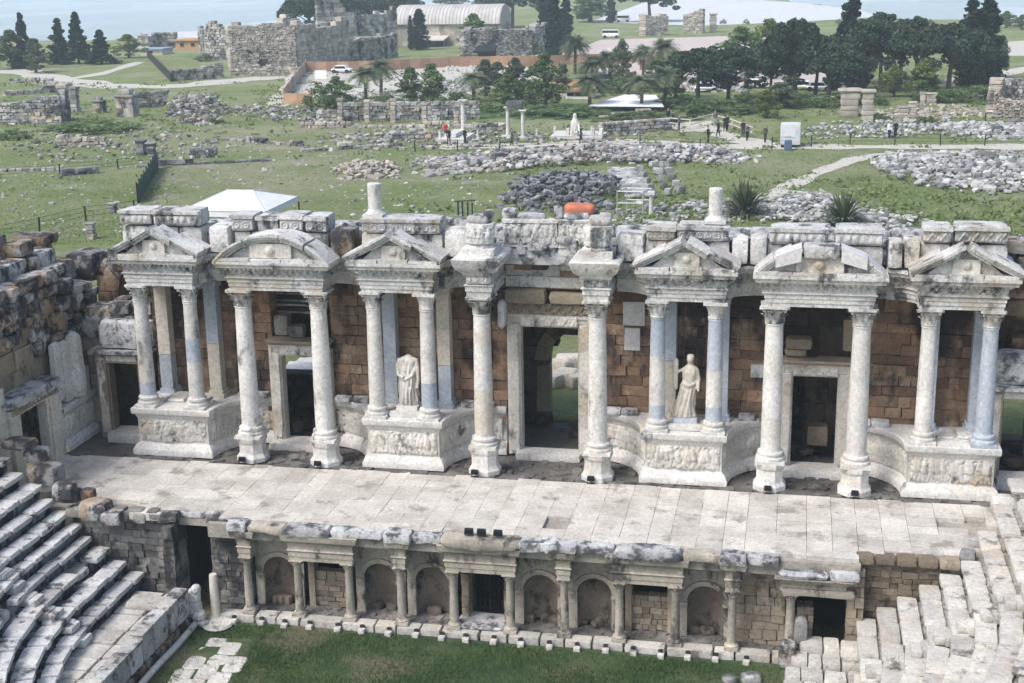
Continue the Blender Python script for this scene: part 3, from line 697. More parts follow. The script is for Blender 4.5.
# --- door walls at the two ends
def end_door(cx, y, hw):
    m = MB()
    for s in (-1, 1): m.bx(cx+s*(hw+.22)-.2, cx+s*(hw+.22)+.2, y, y+.6, 0, 3.35-.02, j=.01); m.bx(cx+s*(hw+.03)-.07, cx+s*(hw+.03)+.07, y+.1, y+.55, .003, 3.0)
    m.bx(cx-hw-.42, cx+hw+.42, y+.003, y+.6, 3.0, 3.36, j=.01)
    o = part('door_frame', m, W['tan'], SB)
    part('carved_band', relief(relief(MB(), [(cx-hw-.38, y-.014), (cx-hw-.06, y-.014)], .2, 3.2, .045, 'scroll', .03), [(cx-hw, y-.014), (cx+hw, y-.014)], 3.05, 3.3, .03, 'scroll', .03), W['relief'], o)
    m = MB(); m.bx(cx-hw-.6, cx+hw+.6, y-.18, y+.7, 3.37, 3.5, j=.02); m.rbx(cx-hw-.3, cx+hw+.6, y, y+.9, 3.5, 4.6, amp=.08, k=6); part('door_cornice', m, W['slab'], o)
    m = MB(); m.rbx(cx-hw-.1, cx+hw+.3, y-.35, y+.7, -.1, .3, cell=.3, amp=.02, k=14); part('threshold', m, W['marble'], SB)
end_door(-15.35, 7.0, .62); end_door(16.95, 7.0, .62)
w = MB()
for i in range(40): w.rough((U(16.0, 19.5), U(7.9, 8.8), U(7.0, 8.2)), (U(.6, 1.3), .8, U(.35, .6)), U(-.1, .1), amp=.08, k=7)
part('boulder_courses', w, W['lichen'], SB); w = MB()
for i in range(40): w.rough((U(16.0, 19.5), U(8.0, 9.0), U(3.5, 7.2)), (U(.6, 1.3), .8, U(.4, .7)), U(-.1, .1), amp=.07, k=6)
w.bx(16, 16.3, 7.7, 8.3, 0, 3.4); w.bx(17.7, 20, 7.7, 8.3, 0, 3.4)
w.bx(16, 20, 9.4, 9.9, 2.9, 8); ashlar(w, 17.6, 20, -.2, 3, 10.2, depth=.4)
part('end_wall', w, W['brown'], SB)
w = MB()
for i in range(26): w.rough((U(-16.8, -14.4), U(7.8, 8.8), U(3.5, 5.0)), (U(.6, 1.3), .8, U(.4, .7)), U(-.1, .1), amp=.08, k=6)
part('end_wall', w, W['lichen'], SB)
part('side_infill', ashlar(MB(), -17.4, -16.25, -.1, 4.2, 7.62, depth=.5), W['tan'], SB)
w = ashlar(MB(), -17.6, -14.2, -.2, 3.4, 9.6, depth=.4); w.bx(-17.4, -14.3, 7.7, 9.8, 3.36, 3.7); w.bx(-14.5, -14.3, 7.7, 9.8, -.1, 3.4); w.bx(-17.7, -17.0, 7.6, 9.8, -.1, 3.4)
part('inner_wall', w, W['inner'], SB)
# ================================================================== STAGE FLOOR
GZ = -3.42                                          # orchestra ground
w = MB(); w.bx(-17, 18.9, 4.4, 11.5, -.35, -.06); base = struct('stage_ground', w, W['dirt'])
w = MB()
x = -16.9; lane = 0
while x < 18.6:
    lw = U(1.45, 2.0) if lane % 2 else U(.62, .85)   # light bands run towards the stage building between wider lanes
    y = .1+U(-.04, .04)
    while y < 4.95:
        ln = U(.45, 1.25); y1 = min(y+ln, 5.05+U(-.12, .1))
        if 5.05-y1 < .4: y1 = 5.05+U(-.12, .1)
        sub = 2 if lane % 2 and random.random() < .75 else 1
        for k in range(sub):
            xa, xb = x+lw*k/sub, x+lw*(k+1)/sub
            if not (1.95 < (xa+xb)/2 < 2.75 and .7 < (y+y1)/2 < 1.75) and not (14.4 < (xa+xb)/2 < 15.5 and 2.7 < (y+y1)/2 < 3.7) and not (xb < -11.6 and y < .3) and not (-10.6 < (xa+xb)/2 < -9.1 and y < .5) and not (xa > 11.2 and y < .2):
                w.bx(xa+.005, xb-.005, y+.005, y1-.005, -.25, U(-.006, .006), j=.005, rnd=(.62+U(-.12, .3)) if lane % 2 == 0 else U(.05, .85))
        y = y1
    x += lw; lane += 1
struct('stage_floor', w, W['pave'])
w = MB(); w.bx(-9.1, 11.6, -.1, 4.5, -.6, -.13); w.bx(-17, 18.9, .5, 4.5, -.5, -.14)
struct('stage_bedding', w, stone('sandy bedding', (.36, .33, .28), (.26, .24, .21), samt=.3))
w = MB()
for i in range(420):
    x = U(-14, 16); y = U(5.15, 7.0); w.rough((x, y, -.05), (U(.1, .5), U(.1, .4), U(.06, .16)), U(0, 3), cell=.15, amp=.04, k=5)
for i in range(60): x = U(-16.5, 18); w.rough((x, U(5.1, 5.5), -.06), (U(.4, .9), U(.3, .5), .12), U(-.2, .2), cell=.2, amp=.03, k=8)
struct('rubble_strip', w, W['dirt'])

# ================================================================== STAGE FRONT (low wall with niches towards the orchestra)
SF = thing('stage_front_wall', 'low cream wall of small columns, arched niches and dark doorways along the orchestra grass', 'wall', (0, 0, GZ))
S_, Z0, ZCAP = 1.736, -3.2, -1.2
hx = [-.916-S_*k for k in (4, 3, 2, 1, 0)]+[.916+S_*k for k in range(5)]   # ten columns
YW = .62
def niche_bay(x0, x1, arch=True):
    "wall bay with a real arched niche: face with a hole, curved back, raised arch band"
    cx = (x0+x1)/2; r = .56; zs = -2.0; zt = -1.12; m = MB(); n = 14
    aa = [PI-PI*i/n for i in range(n+1)]
    ring = [(cx-r, Z0)]+[(cx+r*math.cos(a), zs+r*math.sin(a)) for a in aa]+[(cx+r, Z0)]
    out = [(x0, Z0)]
    for i, a in enumerate(aa):
        t = i/n; out.append((x0+(x1-x0)*t, zt) if True else 0)
    out.append((x1, Z0))
    m.grid(np.array([[(p[0], YW, p[1]) for p in ring], [(p[0], YW, p[1]) for p in out]]), .5)
    D = []
    for k in range(9):                              # half cylinder with a quarter dome
        t = PI*k/8; D.append([(cx-r*math.cos(t), YW+.5*math.sin(t), z) for z in np.linspace(Z0, zs, 5)]+[(cx-r*math.cos(t)*math.cos(b), YW+.5*math.sin(t)*math.cos(b), zs+r*math.sin(b)) for b in np.linspace(.2, PI/2, 6)])
    w2 = MB(); w2.grid(np.array(D), .5, flip=True)
    for i in range(5): w2.rough((cx+U(-.4, .4), YW+.3+U(-.1, .1), Z0+.08), (U(.15, .4), .3, U(.15, .35)), U(0, 2), cell=.1, amp=.05, k=4)
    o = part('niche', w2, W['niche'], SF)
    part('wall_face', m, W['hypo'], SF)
    a2 = MB(); n2 = 16
    for (ra, rb, y) in ((r, r+.08, -.06), (r+.083, r+.17, -.1)):
        for i in range(n2):
            t0, t1 = PI*i/n2, PI*(i+1)/n2
            a2.prism([(ra*math.cos(t0), ra*math.sin(t0)), (ra*math.cos(t1), ra*math.sin(t1)), (rb*math.cos(t1), rb*math.sin(t1)), (rb*math.cos(t0), rb*math.sin(t0))][::-1], (cx, YW+y, zs), (1, 0, 0), (0, 0, 1), (0, -y+.02, 0), .5)
    for s in (-1, 1):
        a2.bx(cx+s*.67-.13, cx+s*.67+.13, YW-.14, YW+.05, zs-.1, zs-.001); a2.bx(cx+s*.69-.14, cx+s*.69+.14, YW-.06, YW+.04, Z0, zs-.1, rnd=.4)
    part('arch_band', a2, W['hypo'], SF)
def small_column(x, y=0., z0=Z0, z1=ZCAP, r=.145):
    s = MB(); s.lathe([(r, z0+.2), (r*.98, z0+.6), (r*.84, z1-.26), (r*.92, z1-.24), (r*.84, z1-.22)], (x, y, 0), 14)
    o = part('column', s, W['hypo'], SF)
    b = MB(); b.box((x, y, z0+.05), (.44, .44, .1)); b.lathe([(.2, .1), (.215, .13), (.18, .16), (.16, .2)], (x, y, z0), 14); part('base', b, W['hypo'], o)
    c = MB(); capital(c, x, y, z1-.24, .24, .14, False, 6); part('capital', c, W['hypo'], o, sharp=50)
for x in hx: small_column(x)
HENT = [(0, ZCAP), (0, ZCAP+.15), (.025, ZCAP+.153), (.025, ZCAP+.32), (.07, ZCAP+.37), (.02, ZCAP+.41), (.03, ZCAP+.6), (.08, ZCAP+.68), (.17, ZCAP+.74), (.2, ZCAP+.86), (.22, ZCAP+.95)]
def hent(xa, xb, y0, name='entablature'):
    m = MB().sweep([(xa, YW+.1), (xa, y0), (xb, y0), (xb, YW+.1)] if y0 < .3 else [(xa, y0), (xb, y0)], HENT, YW+.5, rnd=.5)
    return part(name, m, W['hypo'], SF)
bays = ['arch', 'rect', 'arch', 'arch', 'door', 'arch', 'arch', 'rect', 'arch']
for i, b in enumerate(bays):
    x0, x1 = hx[i], hx[i+1]
    if b == 'arch': niche_bay(x0+.02, x1-.02)
    if b == 'rect':
        m = ashlar(MB(), x0+.1, x1-.1, Z0, -1.95 if i < 4 else -2.0, YW+.16, depth=.3, ch=.2, wmin=.15, wmax=.5, jit=.03)
        for s in (x0+.2, x1-.2): m.bx(s-.1, s+.1, YW+.05, YW+.5, Z0, ZCAP, j=.01)
        part('infill_wall', m, W['tan'], SF)
    if b == 'door':
        for s in (x0+.24, x1-.2): m = MB(); ashlar(m, s-.13, s+.13, Z0, ZCAP, YW-.05, depth=.9, ch=.4, wmin=.26, wmax=.27); part('door_jamb', m, W['tan'], SF)
        m = MB(); cx = (x0+x1)/2
        for k in range(9): m.bx(cx-.6+k*.15-.012, cx-.6+k*.15+.012, YW+.5, YW+.53, Z0+.05, ZCAP-.1)
        for z in (Z0+.1, Z0+.95, ZCAP-.15): m.bx(cx-.58, cx+.58, YW+.495, YW+.535, z-.025, z+.025)
        for x in (cx-.58, cx, cx+.58): m.bx(x-.03, x+.03, YW+.49, YW+.54, Z0+.03, ZCAP-.05)
        part('gate', m, W['iron'], SF)
        m = MB(); m.rbx(cx-.9, cx+.7, -.1, YW+.4, Z0-.02, Z0+.1, cell=.25, amp=.03); part('threshold', m, W['slab'], SF)
for a, b in ((1, 2), (4, 5), (7, 8)): hent(hx[a]-.2, hx[b]+.2, -.17)
for a in (0, 3, 6, 9): hent(hx[a]-.2, hx[a]+.2, -.17)
for i, b in enumerate(bays):
    if b == 'arch': hent(hx[i]+.2, hx[i+1]-.2, YW-.04)
w = MB()                                            # store room behind the openings, its darkness put into the wall colour
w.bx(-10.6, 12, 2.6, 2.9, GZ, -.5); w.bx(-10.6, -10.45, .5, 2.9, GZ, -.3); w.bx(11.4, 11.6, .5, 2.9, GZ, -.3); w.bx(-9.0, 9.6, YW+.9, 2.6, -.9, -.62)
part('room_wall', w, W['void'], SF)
m = MB()
for i, b in enumerate(bays):
    if b == 'arch': m.bx(hx[i]-.1, hx[i+1]+.1, YW+.6, YW+.8, Z0, -.6)
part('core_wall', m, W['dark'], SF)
# ragged cornice slabs along the stage edge
LED = [(-8.35, -7.7, -.42), (-7.65, -6.4, -.16), (-6.35, -4.9, -.44), (-4.85, -3.1, -.30), (-3.05, -2.2, -.46), (-2.15, -1.25, -.05), (-1.2, 1.3, -.50), (1.35, 2.5, -.2), (2.1, 3.1, -.46), (3.05, 4.25, -.30), (4.3, 6.3, -.48), (6.35, 7.5, -.12), (7.5, 8.25, -.48), (8.3, 9.2, -.05)]
for i, (a, b, y) in enumerate(LED):
    y = y if y < -.29 else y-.24
    m = MB().rbx(a-.03, b+.03, y, .16, -.26, .0+.05*(y < -.4), cell=.1, amp=.075, k=9, fr=3.5, cap=20)
    part('cornice_slab', m, W['hypo' if i % 5 == 1 else 'slab'], SF)
w = MB(); x = -8.9
while x < 9.5:
    l = U(.6, 1.5); w.rbx(x, min(x+l, 9.6)-.015, -.36+U(-.05, .05), .14+U(-.06, .06), GZ-.1, Z0+U(-.015, .01), cell=.3, amp=.02, k=12); x += l
part('plinth_step', w, W['seat_warm'], SF)
m = MB(); m.bx(-8.9, 9.6, 0, YW+.4, GZ-.1, Z0-.04)
for i in range(120): m.rough((U(-8.6, 9.4), U(.25, .75), Z0-.03), (U(.1, .4), U(.1, .3), U(.05, .14)), U(0, 3), cell=.12, amp=.03, k=5)
part('niche_floor', m, W['dirt'], SF)
# rough masonry at both ends
w = ashlar(MB(), -9.25, hx[0]-.05, GZ, -.12, .35, depth=.5, ch=.26, wmin=.2, wmax=.7, jit=.05); w.rbx(-9.3, -8.3, .1, .9, -.3, -.03, amp=.03)
for k in range(8): w.bx(-9.3, -9.0, .5+k*.3, .78+k*.3, GZ, -.15, j=.02)
part('end_masonry', w, W['dark'], SF)
w = ashlar(MB(), hx[9]+.1, 9.75, GZ, -.75, .5, depth=.4, ch=.3, wmin=.2, wmax=.6, jit=.04); part('end_masonry', w, W['tan'], SF)
hent(hx[9]+.2, 9.3, YW-.1)
# passage doorway at the right end with its own half column and lintel
small_column(9.6, .05, -3.0)
w = MB(); w.rbx(9.25, 11.55, -.2, .8, -1.22, -.95, cell=.2, amp=.03, k=10); w.sweep([(9.3, .7), (9.3, -.2), (11.2, -.2), (11.2, .7)], [(0, -.94), (.03, -.8), (.1, -.75), (.14, -.68), (.2, -.6)], .9)
part('door_lintel', w, W['hypo'], SF)
w = MB(); w.rbx(9.2, 10.7, -.4, .8, -.59, -.36, cell=.15, amp=.04); w.rbx(10.72, 11.6, -.36, .8, -.58, -.33, cell=.2, amp=.02, k=12); part('cornice_slab', w, W['slab'], SF)
w = ashlar(MB(), 11.25, 11.75, GZ, -.4, .1, depth=.6, ch=.3, wmin=.2, wmax=.5); part('door_jamb', w, W['tan'], SF); w = MB(); ashlar(w, 9.8, 10.3, GZ, -1.9, .5, depth=.5, ch=.25, wmin=.2, wmax=.5)
part('door_jamb', w, W['tan'], SF)
# left passage
w = MB(); w.rbx(-10.6, -9.1, .45, .9, -.22, -.02, amp=.03); part('door_lintel', w, W['slab'], SF)
w = ashlar(MB(), -14.2, -10.4, GZ, -.2, .42, depth=.6, ch=.24, wmin=.25, wmax=.7, jit=.07); ashlar(w, -10.75, -10.35, GZ, -.35, -.1, depth=.9, ch=.3, wmin=.35, wmax=.4, jit=.05)
for k in range(17): w.rough((-13.9+.21*k, .3+U(-.1, .1), -.14+U(-.1, .12)), (U(.4, .7), .5, U(.2, .35)), U(-.2, .2), cell=.15, amp=.05, k=6)
part('passage_pier', w, W['dark'], SF)

# uplights along the plinth
t0 = None
for i in range(20):
    x = -8.2+.87*i+U(-.06, .06)
    if t0 is None:
        t0 = thing('uplight', 'small white block with a dark lamp along the foot of the stage front', 'lamp', (x, -.55, GZ), 'uplights along the foot of the stage front')
        part('mount', MB().rbx(x-.11, x+.11, -.66, -.44, GZ, GZ+.16, cell=.08, amp=.02), W['seat_warm'], t0)
        m = MB(); m.box((x, -.44, GZ+.2), (.12, .08, .08), rot=(.5, 0, 0)); m.tube([(x-.08, -.46, GZ+.14), (x-.08, -.46, GZ+.25)], .015, 6); o = part('lamp_housing', m, W['black'], t0)
    else: dup(t0, (x, -.55+U(-.05, .05), GZ), U(-.15, .15))
def floodlight(x, y, z, lab, sc=1., rz=0., face=1):
    t = thing('floodlight', lab, 'lamp', (x, y, z), None); p = lambda q: (x+q[0]*sc, y+q[1]*sc, z+q[2]*sc)
    m = MB(); m.box(p((0, 0, .34)), (.42*sc, .2*sc, .32*sc), rot=(-.35*face, 0, 0)); 
    for k in range(5): m.box(p((-.16+.08*k, -.14, .34)), (.02*sc, .1*sc, .26*sc), rot=(-.35*face, 0, 0))
    part('housing', m, W['black'], t)
    m = MB()
    for s in (-1, 1): m.box(p((.23*s, 0, .2)), (.02*sc, .05*sc, .36*sc))
    m.box(p((0, 0, .03)), (.5*sc, .12*sc, .03*sc)); part('bracket', m, W['iron'], t)
    m = MB(); m.box(p((0, .1*face, .36)), (.36*sc, .02*sc, .25*sc), rot=(-.35*face, 0, 0)); part('lens', m, W['glass'], t)
    t.rotation_euler = (0, 0, rz)
for u, lab in ((469, 'black floodlight on the stage edge above the gate, left of three'), (482, 'black floodlight on the stage edge above the gate, middle of three'), (499, 'black floodlight on the stage edge above the gate, right of three')):
    x, y, z = at(u, 538, 0); floodlight(x, -.2, .02, lab, .62)
for u, v, lab in ((247, 460, 'left free column of the left curved gable'), (321, 465, 'right free column of the left curved gable'), (768, 488, 'left free column of the repaired curved gable'), (854, 493, 'right free column of the repaired curved gable'), (478, 472, 'left column of the middle door'), (593, 478, 'right column of the middle door'), (1000, 496, 'podium at the right end')):
    x, y, z = at(u, v, 0); floodlight(x, min(y, 5.0), .01, 'small dark floodlight at the foot of the '+lab, .55)

# ================================================================== SEATING
def row_path(x, y0, left, length):
    R = abs(x-C0); yc = -2.6; L1 = y0-yc; cx = C0
    def f(s):
        if s <= L1: return (x, y0-s), (0, -1)
        a = (s-L1)/R
        return ((cx-R*math.cos(a), yc-R*math.sin(a)) if left else (cx+R*math.cos(a), yc-R*math.sin(a))), ((math.sin(a), -math.cos(a)) if left else (-math.sin(a), -math.cos(a)))
    return f, length
def seat_row(parent, x, z, y0, left, length, mat, tread, rise, depth0=0.):
    f, L = row_path(x, y0, left, length); m = MB(); mr = MB(); s = U(0, .3); out = -1 if left else 1
    while s < L:
        l = U(.55, 1.35) if left else U(.8, 1.7); (px, py), (tx, ty) = f(s+l/2); rz = math.atan2(ty, tx)+PI/2      # rz: along-row direction as local y
        nx, ny = (ty, -tx) if left else (-ty, tx)                                              # away from the orchestra
        if nx*out < 0: nx, ny = -nx, -ny
        dz = U(-.02, .015)*(1 if left else .5); dd = U(-.03, .03) if left else U(-.015, .015); r = random.random(); tilt = (U(-.02, .02), U(-.02, .02), rz)
        if random.random() > .02:
            wd = tread+.05-U(0, .06)
            m.rough((px+nx*(wd/2+dd), py+ny*(wd/2+dd), z-.08+dz), (wd, l-U(.012, .05), .17), cell=.16, amp=.022, k=11, fr=3, rnd=r, rot=tilt)
            mr.rough((px+nx*(wd/2+.13+.14+dd), py+ny*(wd/2+.13+.14+dd), z-.17-(rise-.1)/2+dz), (wd+.2, l-U(.02, .06), rise), cell=.2, amp=.025, k=10, rnd=r*.8, rot=tilt)
        else:
            m.rough((px+nx*.4, py+ny*.4, z-.3), (.5, l*.8, .3), cell=.15, amp=.07, k=5, rot=tilt)
        s += l
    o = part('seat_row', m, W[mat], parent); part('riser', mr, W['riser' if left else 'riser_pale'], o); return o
LS = thing('seating_bank', 'grey weathered stone seat rows stepping down from the left edge of the picture', 'seating', (-14, -2, GZ))
LX = [-11.68, -12.2, -12.82, -13.42, -13.78, -14.2, -14.72, -15.22, -15.9, -16.5, -17.05, -17.6, -18.15]
LY = [.4, .4, .4, .4, .42, .42, .5, .7, .9, 1., 1.1, 1.1, 1.1]
for k, x in enumerate(LX):
    tr = (LX[k]-LX[k+1]) if k+1 < len(LX) else .55
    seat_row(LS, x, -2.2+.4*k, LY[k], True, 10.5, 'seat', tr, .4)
m = MB()
for k, x in enumerate(LX[:9]):                      # stairway through the rows: half-height steps on each tread
    y = -4.05+U(-.05, .05); m = MB(); m.rough((x-.02, y, -2.2+.4*k-.3), (.5, .62, .26), cell=.12, amp=.025, k=9); m.rough((x-.3, y+.02, -2.2+.4*k+.1), (.3, .6, .2), cell=.12, amp=.025, k=9); part('step', m, W['seat'], LS)
m = MB(); m.bx(-20, -11.9, -14, .1, GZ-.3, -2.45)
for k, x in enumerate(LX): m.bx(-20, x-.35, -14, LY[k]-.2, -2.6+.4*k, -2.2+.4*k-.15)
part('core', m, W['dark'], LS)
# gangway, parapet and kerb of the left bank
w = MB(); y = -.3
while y > -9:
    l = U(.5, 1.2)
    for a, b in ((-11.75, -10.7), (-10.68, -9.8)): w.rbx(a, b, y-l+.02, y, -2.9, -2.62+U(-.03, .03), cell=.3, amp=.025, k=11)
    y -= l
w.rbx(-11.5, -9.9, -1.7, -.9, -2.62, -2.42, cell=.2, amp=.03)
part('gangway', w, W['seat_warm'], LS)
PW = thing('parapet_wall', 'low wall of upright grey slabs curving along the orchestra below the left seats', 'wall', (-9.7, -3, GZ))
y = -.9; i = 0
while y > -8:
    l = U(.75, 1.05); zt = -2.17 if y > -4.2 else -2.3
    m = MB().rbx(-9.95, -9.6, y-l+.015, y, -3.05, zt, cell=.16, amp=.02, k=13); m.rbx(-10.05, -9.55, y-l+.01, y-.01, zt-.02, zt+.09, cell=.2, amp=.02, k=10)
    part('slab', m, W['riser_pale' if i % 2 else 'seat'], PW); y -= l; i += 1
m = MB()
for k in range(10): m.rbx(-9.95, -9.52+U(-.03, .03), -.9-.8*k-.79, -.9-.8*k, GZ-.1, -3.06, cell=.2, amp=.03, k=9)
part('footing', m, W['lichen'], PW)
single('stone_kerb', MB().tube([(-9.38+.02*math.sin(y*2), y, GZ+.1) for y in np.linspace(-.85, -8, 16)], .11, 10), W['seat_warm'], 'rounded white kerb running along the foot of the slab parapet', 'kerb', (-9.4, -4, GZ))
# griffin-foot end of the parapet
m = MB()
for c, d, rz in (((-9.55, -.62, -2.95), (.5, .42, .8), 0), ((-9.5, -.66, -2.45), (.42, .4, .5), .3), ((-9.32, -.8, -3.1), (.42, .5, .34), .2), ((-9.4, -.72, -2.2), (.3, .34, .3), 0), ((-9.15, -.9, -3.3), (.4, .34, .2), .1)):
    m.rough(c, d, rz, cell=.07, amp=.03, k=3)
single('lion_carving', m, W['carved'], 'weathered carved lion foot ending the parapet by the left passage', 'carving', (-9.5, -.7, GZ))
m = MB().lathe([(.15, 0), (.15, .8), (.135, 1.55), (.12, 1.6)], (-8.95, -.3, GZ), 16)
t = thing('column_stump', 'plain slim column stump beside the left passage', 'column', (-8.95, -.3, GZ)); part('shaft', m, W['marble_tan'], t)
part('base', MB().box((-8.95, -.3, GZ+.06), (.42, .42, .12)), W['marble_tan'], t)
x, y, z = at(218, 626, GZ)
single('stone_disc', MB().lathe([(.45, 0), (.5, .06), (.45, .12), (.2, .12), (.18, .07)], (x, y, GZ), 18), W['seat_warm'], 'round flat white stone lying on the grass by the left passage', 'stone', (x, y, GZ))

RS = thing('seating_bank', 'pale sunlit stone seat rows at the bottom right corner', 'seating', (14, -2, GZ))
RX = [11.55+.585*k for k in range(9)]; RY = [.5, .45, .5, .45, .4, .6, 2.2, 3.3, 4.6]
for k, x in enumerate(RX): seat_row(RS, x, -2.0+.4*k, RY[k], False, 10.5, 'seat_warm', .585, .4)
for k, x in enumerate(RX[:8]):
    y = -3.3+U(-.05, .05); m = MB()
    m.rough((x+.05, y, -2.0+.4*k-.28), (.46, .62, .26), cell=.12, amp=.025, k=9); m.rough((x+.28, y+.02, -2.0+.4*k+.1), (.3, .6, .2), cell=.12, amp=.025, k=9); part('step', m, W['seat_warm'], RS)
m = MB(); m.bx(11.8, 20, -14, .3, GZ-.3, -2.25)
for k, x in enumerate(RX): m.bx(x+.35, 20, -14, RY[k]-.2, -2.4+.4*k, -2.0+.4*k-.15)
part('core', m, W['tan'], RS)
w = ashlar(MB(), 11.5, 14.2, -2.2, -.2, .46, depth=.5, ch=.2, wmin=.25, wmax=.6, jit=.05)
for k in range(5): w.rbx(11.4+.62*k, 12.0+.62*k, .2, .8, -.22, -.01, cell=.15, amp=.03); part('end_masonry', w, W['tan'], RS)
# broken front blocks below the right passage
w = MB()
for r_, (z, y0, x0, x1) in enumerate(((-2.75, -.1, 9.9, 11.6), (-2.95, -.75, 9.65, 11.6), (-3.1, -1.4, 9.5, 11.9), (-3.2, -2.1, 9.45, 11.9), (-3.25, -2.9, 9.6, 12), (-3.25, -3.7, 9.8, 12))):
    x = x0
    while x < x1-.2:
        l = U(.35, .9); w.rough((x+l/2, y0+U(-.06, .06), z-.2), (l-.02, .7, .5), U(-.04, .04), cell=.12, amp=.04, k=10); x += l
part('broken_front', w, W['seat_warm'], RS)
for i, (x, y, z, d, lab) in enumerate(((9.55, -.5, GZ, (.5, .5, .9), 'rough upright grey stone at the foot of the right passage column'), (9.9, .1, -2.9, (.4, .5, .9), 'leaning broken slab inside the right passage mouth'), (8.5, -1.6, GZ, (.6, .4, .25), 'pale stone lying on the grass below the right end of the stage front'), (7.9, -1.75, GZ, (.35, .35, .2), 'small pale stone on the grass left of the right seats'))):
    single('stone', MB().rough((x, y, z+d[2]/2), d, .2*i, cell=.12, amp=.06, k=5), W['lichen' if i == 0 else 'rubble'], lab, 'stone', (x, y, z))
# stones lying along the top ends of the left rows
for u, v, z, d, lab in ((17, 443, 1.95, (1.1, .8, .32), 'white slab lying on top of the highest left seat row'), (34, 452, 1.5, (.8, .7, .5), 'grey block below the white slab at the head of the left rows'), (43, 468, 1.1, (1.15, .8, .7), 'large square lichen block at the head of the left rows'), (62, 487, .75, (.7, .7, .55), 'dark rounded block below the large square lichen block'),
                        (68, 494, .45, (.8, .7, .4), 'flat grey block beside the stage paving corner'), (86, 493, .5, (.45, .5, .45), 'small boulder sitting on the grey block at the paving corner'), (94, 505, .25, (.95, .8, .6), 'rounded grey boulder at the left corner of the stage paving'), (110, 516, .0, (.7, .6, .4), 'low grey stone below the boulder at the paving corner')):
    x, y, _ = at(u, v, z); single('stone', MB().rough((x, y+.15, z-d[2]/2+.1), d, U(-.2, .2), cell=.13, amp=.06, k=6), W['lichen'], lab, 'stone', (x, y, z-.4), group='stones at the head of the left seat rows')
for u, v, z, d, lab in ((1012, 500, .5, (1.2, .8, .6), 'big smooth boulder at the right end of the stage paving'), (1015, 515, .2, (1.1, .8, .6), 'split grey boulder below the big smooth one at the right edge'), (968, 553, .1, (.5, .5, .4), 'small pale block at the head of the right rows'), (975, 540, .15, (.6, .45, .45), 'square pale block beside the gap in the paving')):
    x, y, _ = at(u, v, z); single('stone', MB().rough((x, y, z-d[2]/2+.1), d, U(-.2, .2), cell=.13, amp=.06, k=5), W['rubble'], lab, 'stone', (x, y, z-.4), group='stones at the head of the right seat rows')

# ================================================================== LEFT SIDE WALL AND RUINED MASONRY
VX = -17.0
SW = thing('side_wall', 'ruined left side wall of lichen black boulders over a carved base with tilted doorway', 'ruin', (VX, 5, 0))
def xpath(y0, y1, x=VX): return [(x, y1), (x, y0)][::-1]
m = MB()
PRF = [(.16, 0), (.16, .2), (.1, .34), (0, .42), (0, 1.36), (.1, 1.5), (.14, 1.7)]
for (o1, z1_), (o2, z2_) in zip(PRF[:-1], PRF[1:]): m.grid(np.array([[(VX+o1, 5.2, z1_), (VX+o1, 8.0, z1_)], [(VX+o2, 5.2, z2_), (VX+o2, 8.0, z2_)]]), .5)
m.bx(VX-.6, VX+.14, 5.2, 8.0, 1.68, 1.72); m.bx(VX-.5, VX+.05, 4.86, 5.24, 0, 2.4)
pod = part('podium', m, W['marble'], SW)
part('relief_panel', relief(MB(), [(VX+.0, 5.3), (VX+.0, 7.9)], .48, 1.32, .07), W['relief'], pod)
m = MB()
for y0, y1, z0, z1 in ((5.75, 6.35, 1.7, 4.1), (6.4, 7.0, 1.7, 3.8), (7.15, 7.6, 1.72, 2.7), (5.2, 5.7, 1.9, 4.2)): m.rbx(VX-.25, VX-.02, y0, y1, z0, z1, cell=.16, amp=.03, k=12)
m.rbx(VX-.2, VX+.3, 6.3, 6.75, 1.72, 4.3, cell=.15, amp=.05, k=7)
part('marble_panel', m, W['marble'], SW)
m = MB()
for y in (2.0, 4.55): m.bx(VX-.3, VX+.16, y-.28, y+.28, -.1, 2.45, j=.015); m.bx(VX-.3, VX+.08, y-.4 if y > 3 else y+.28, y-.28 if y > 3 else y+.4, -.1, 2.44)
m.bx(VX-.3, VX+.15, 1.7, 4.85, 2.453, 2.72, j=.02); d_ = part('door_frame', m, W['marble_tan'], SW)
part('carved_band', relief(MB(), [(VX+.165, 1.75), (VX+.165, 4.8)], 2.48, 2.7, .04, 'scroll', .03), W['tan'], d_)
m = MB().rough((VX-.1, 3.25, 2.92), (.9, 3.7, .36), 0, cell=.2, amp=.04, k=9, rot=(-.03, 0, 0)); part('lintel_slab', m, W['slab'], d_)
m = ashlar(MB(), .5, 1.7, 0, 3.6, VX, depth=.5, ch=.5, vert=True); part('marble_pier', m, W['marble_tan'], SW)
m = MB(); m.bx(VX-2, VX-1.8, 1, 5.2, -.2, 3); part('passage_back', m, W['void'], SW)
m = ashlar(MB(), .2, 5.7, 2.95, 4.9, VX-.55, depth=.8, ch=.62, wmin=.7, wmax=1.4, jit=.06, vert=True, mi=0); part('ashlar_wall', m, W['tan'], SW)
m = MB()
for layer, (xf, zt) in enumerate(((VX-.8, 6.9), (VX-1.5, 7.5), (VX-2.4, 8.0))):
    z = 4.7 if layer == 0 else 5.2
    while z < zt:
        h = U(.3, .62); y = -1.
        while y < 8.6:
            l = U(.4, 1.35); lim = zt-.16*max(0, y-4.2)**1.6*.6+.25*math.sin(y*2.3+layer)
            if z+h*.5 < lim and random.random() < .94:
                m.rough((xf+U(-.12, .14), y+l/2, z+h/2), (U(.9, 1.5), l*U(.92, 1.05), h*U(.9, 1.08)), cell=.17, amp=.085, k=9, fr=2.4, rot=(U(-.07, .07), U(-.1, .1), U(-.12, .12)))
            y += l
        z += h
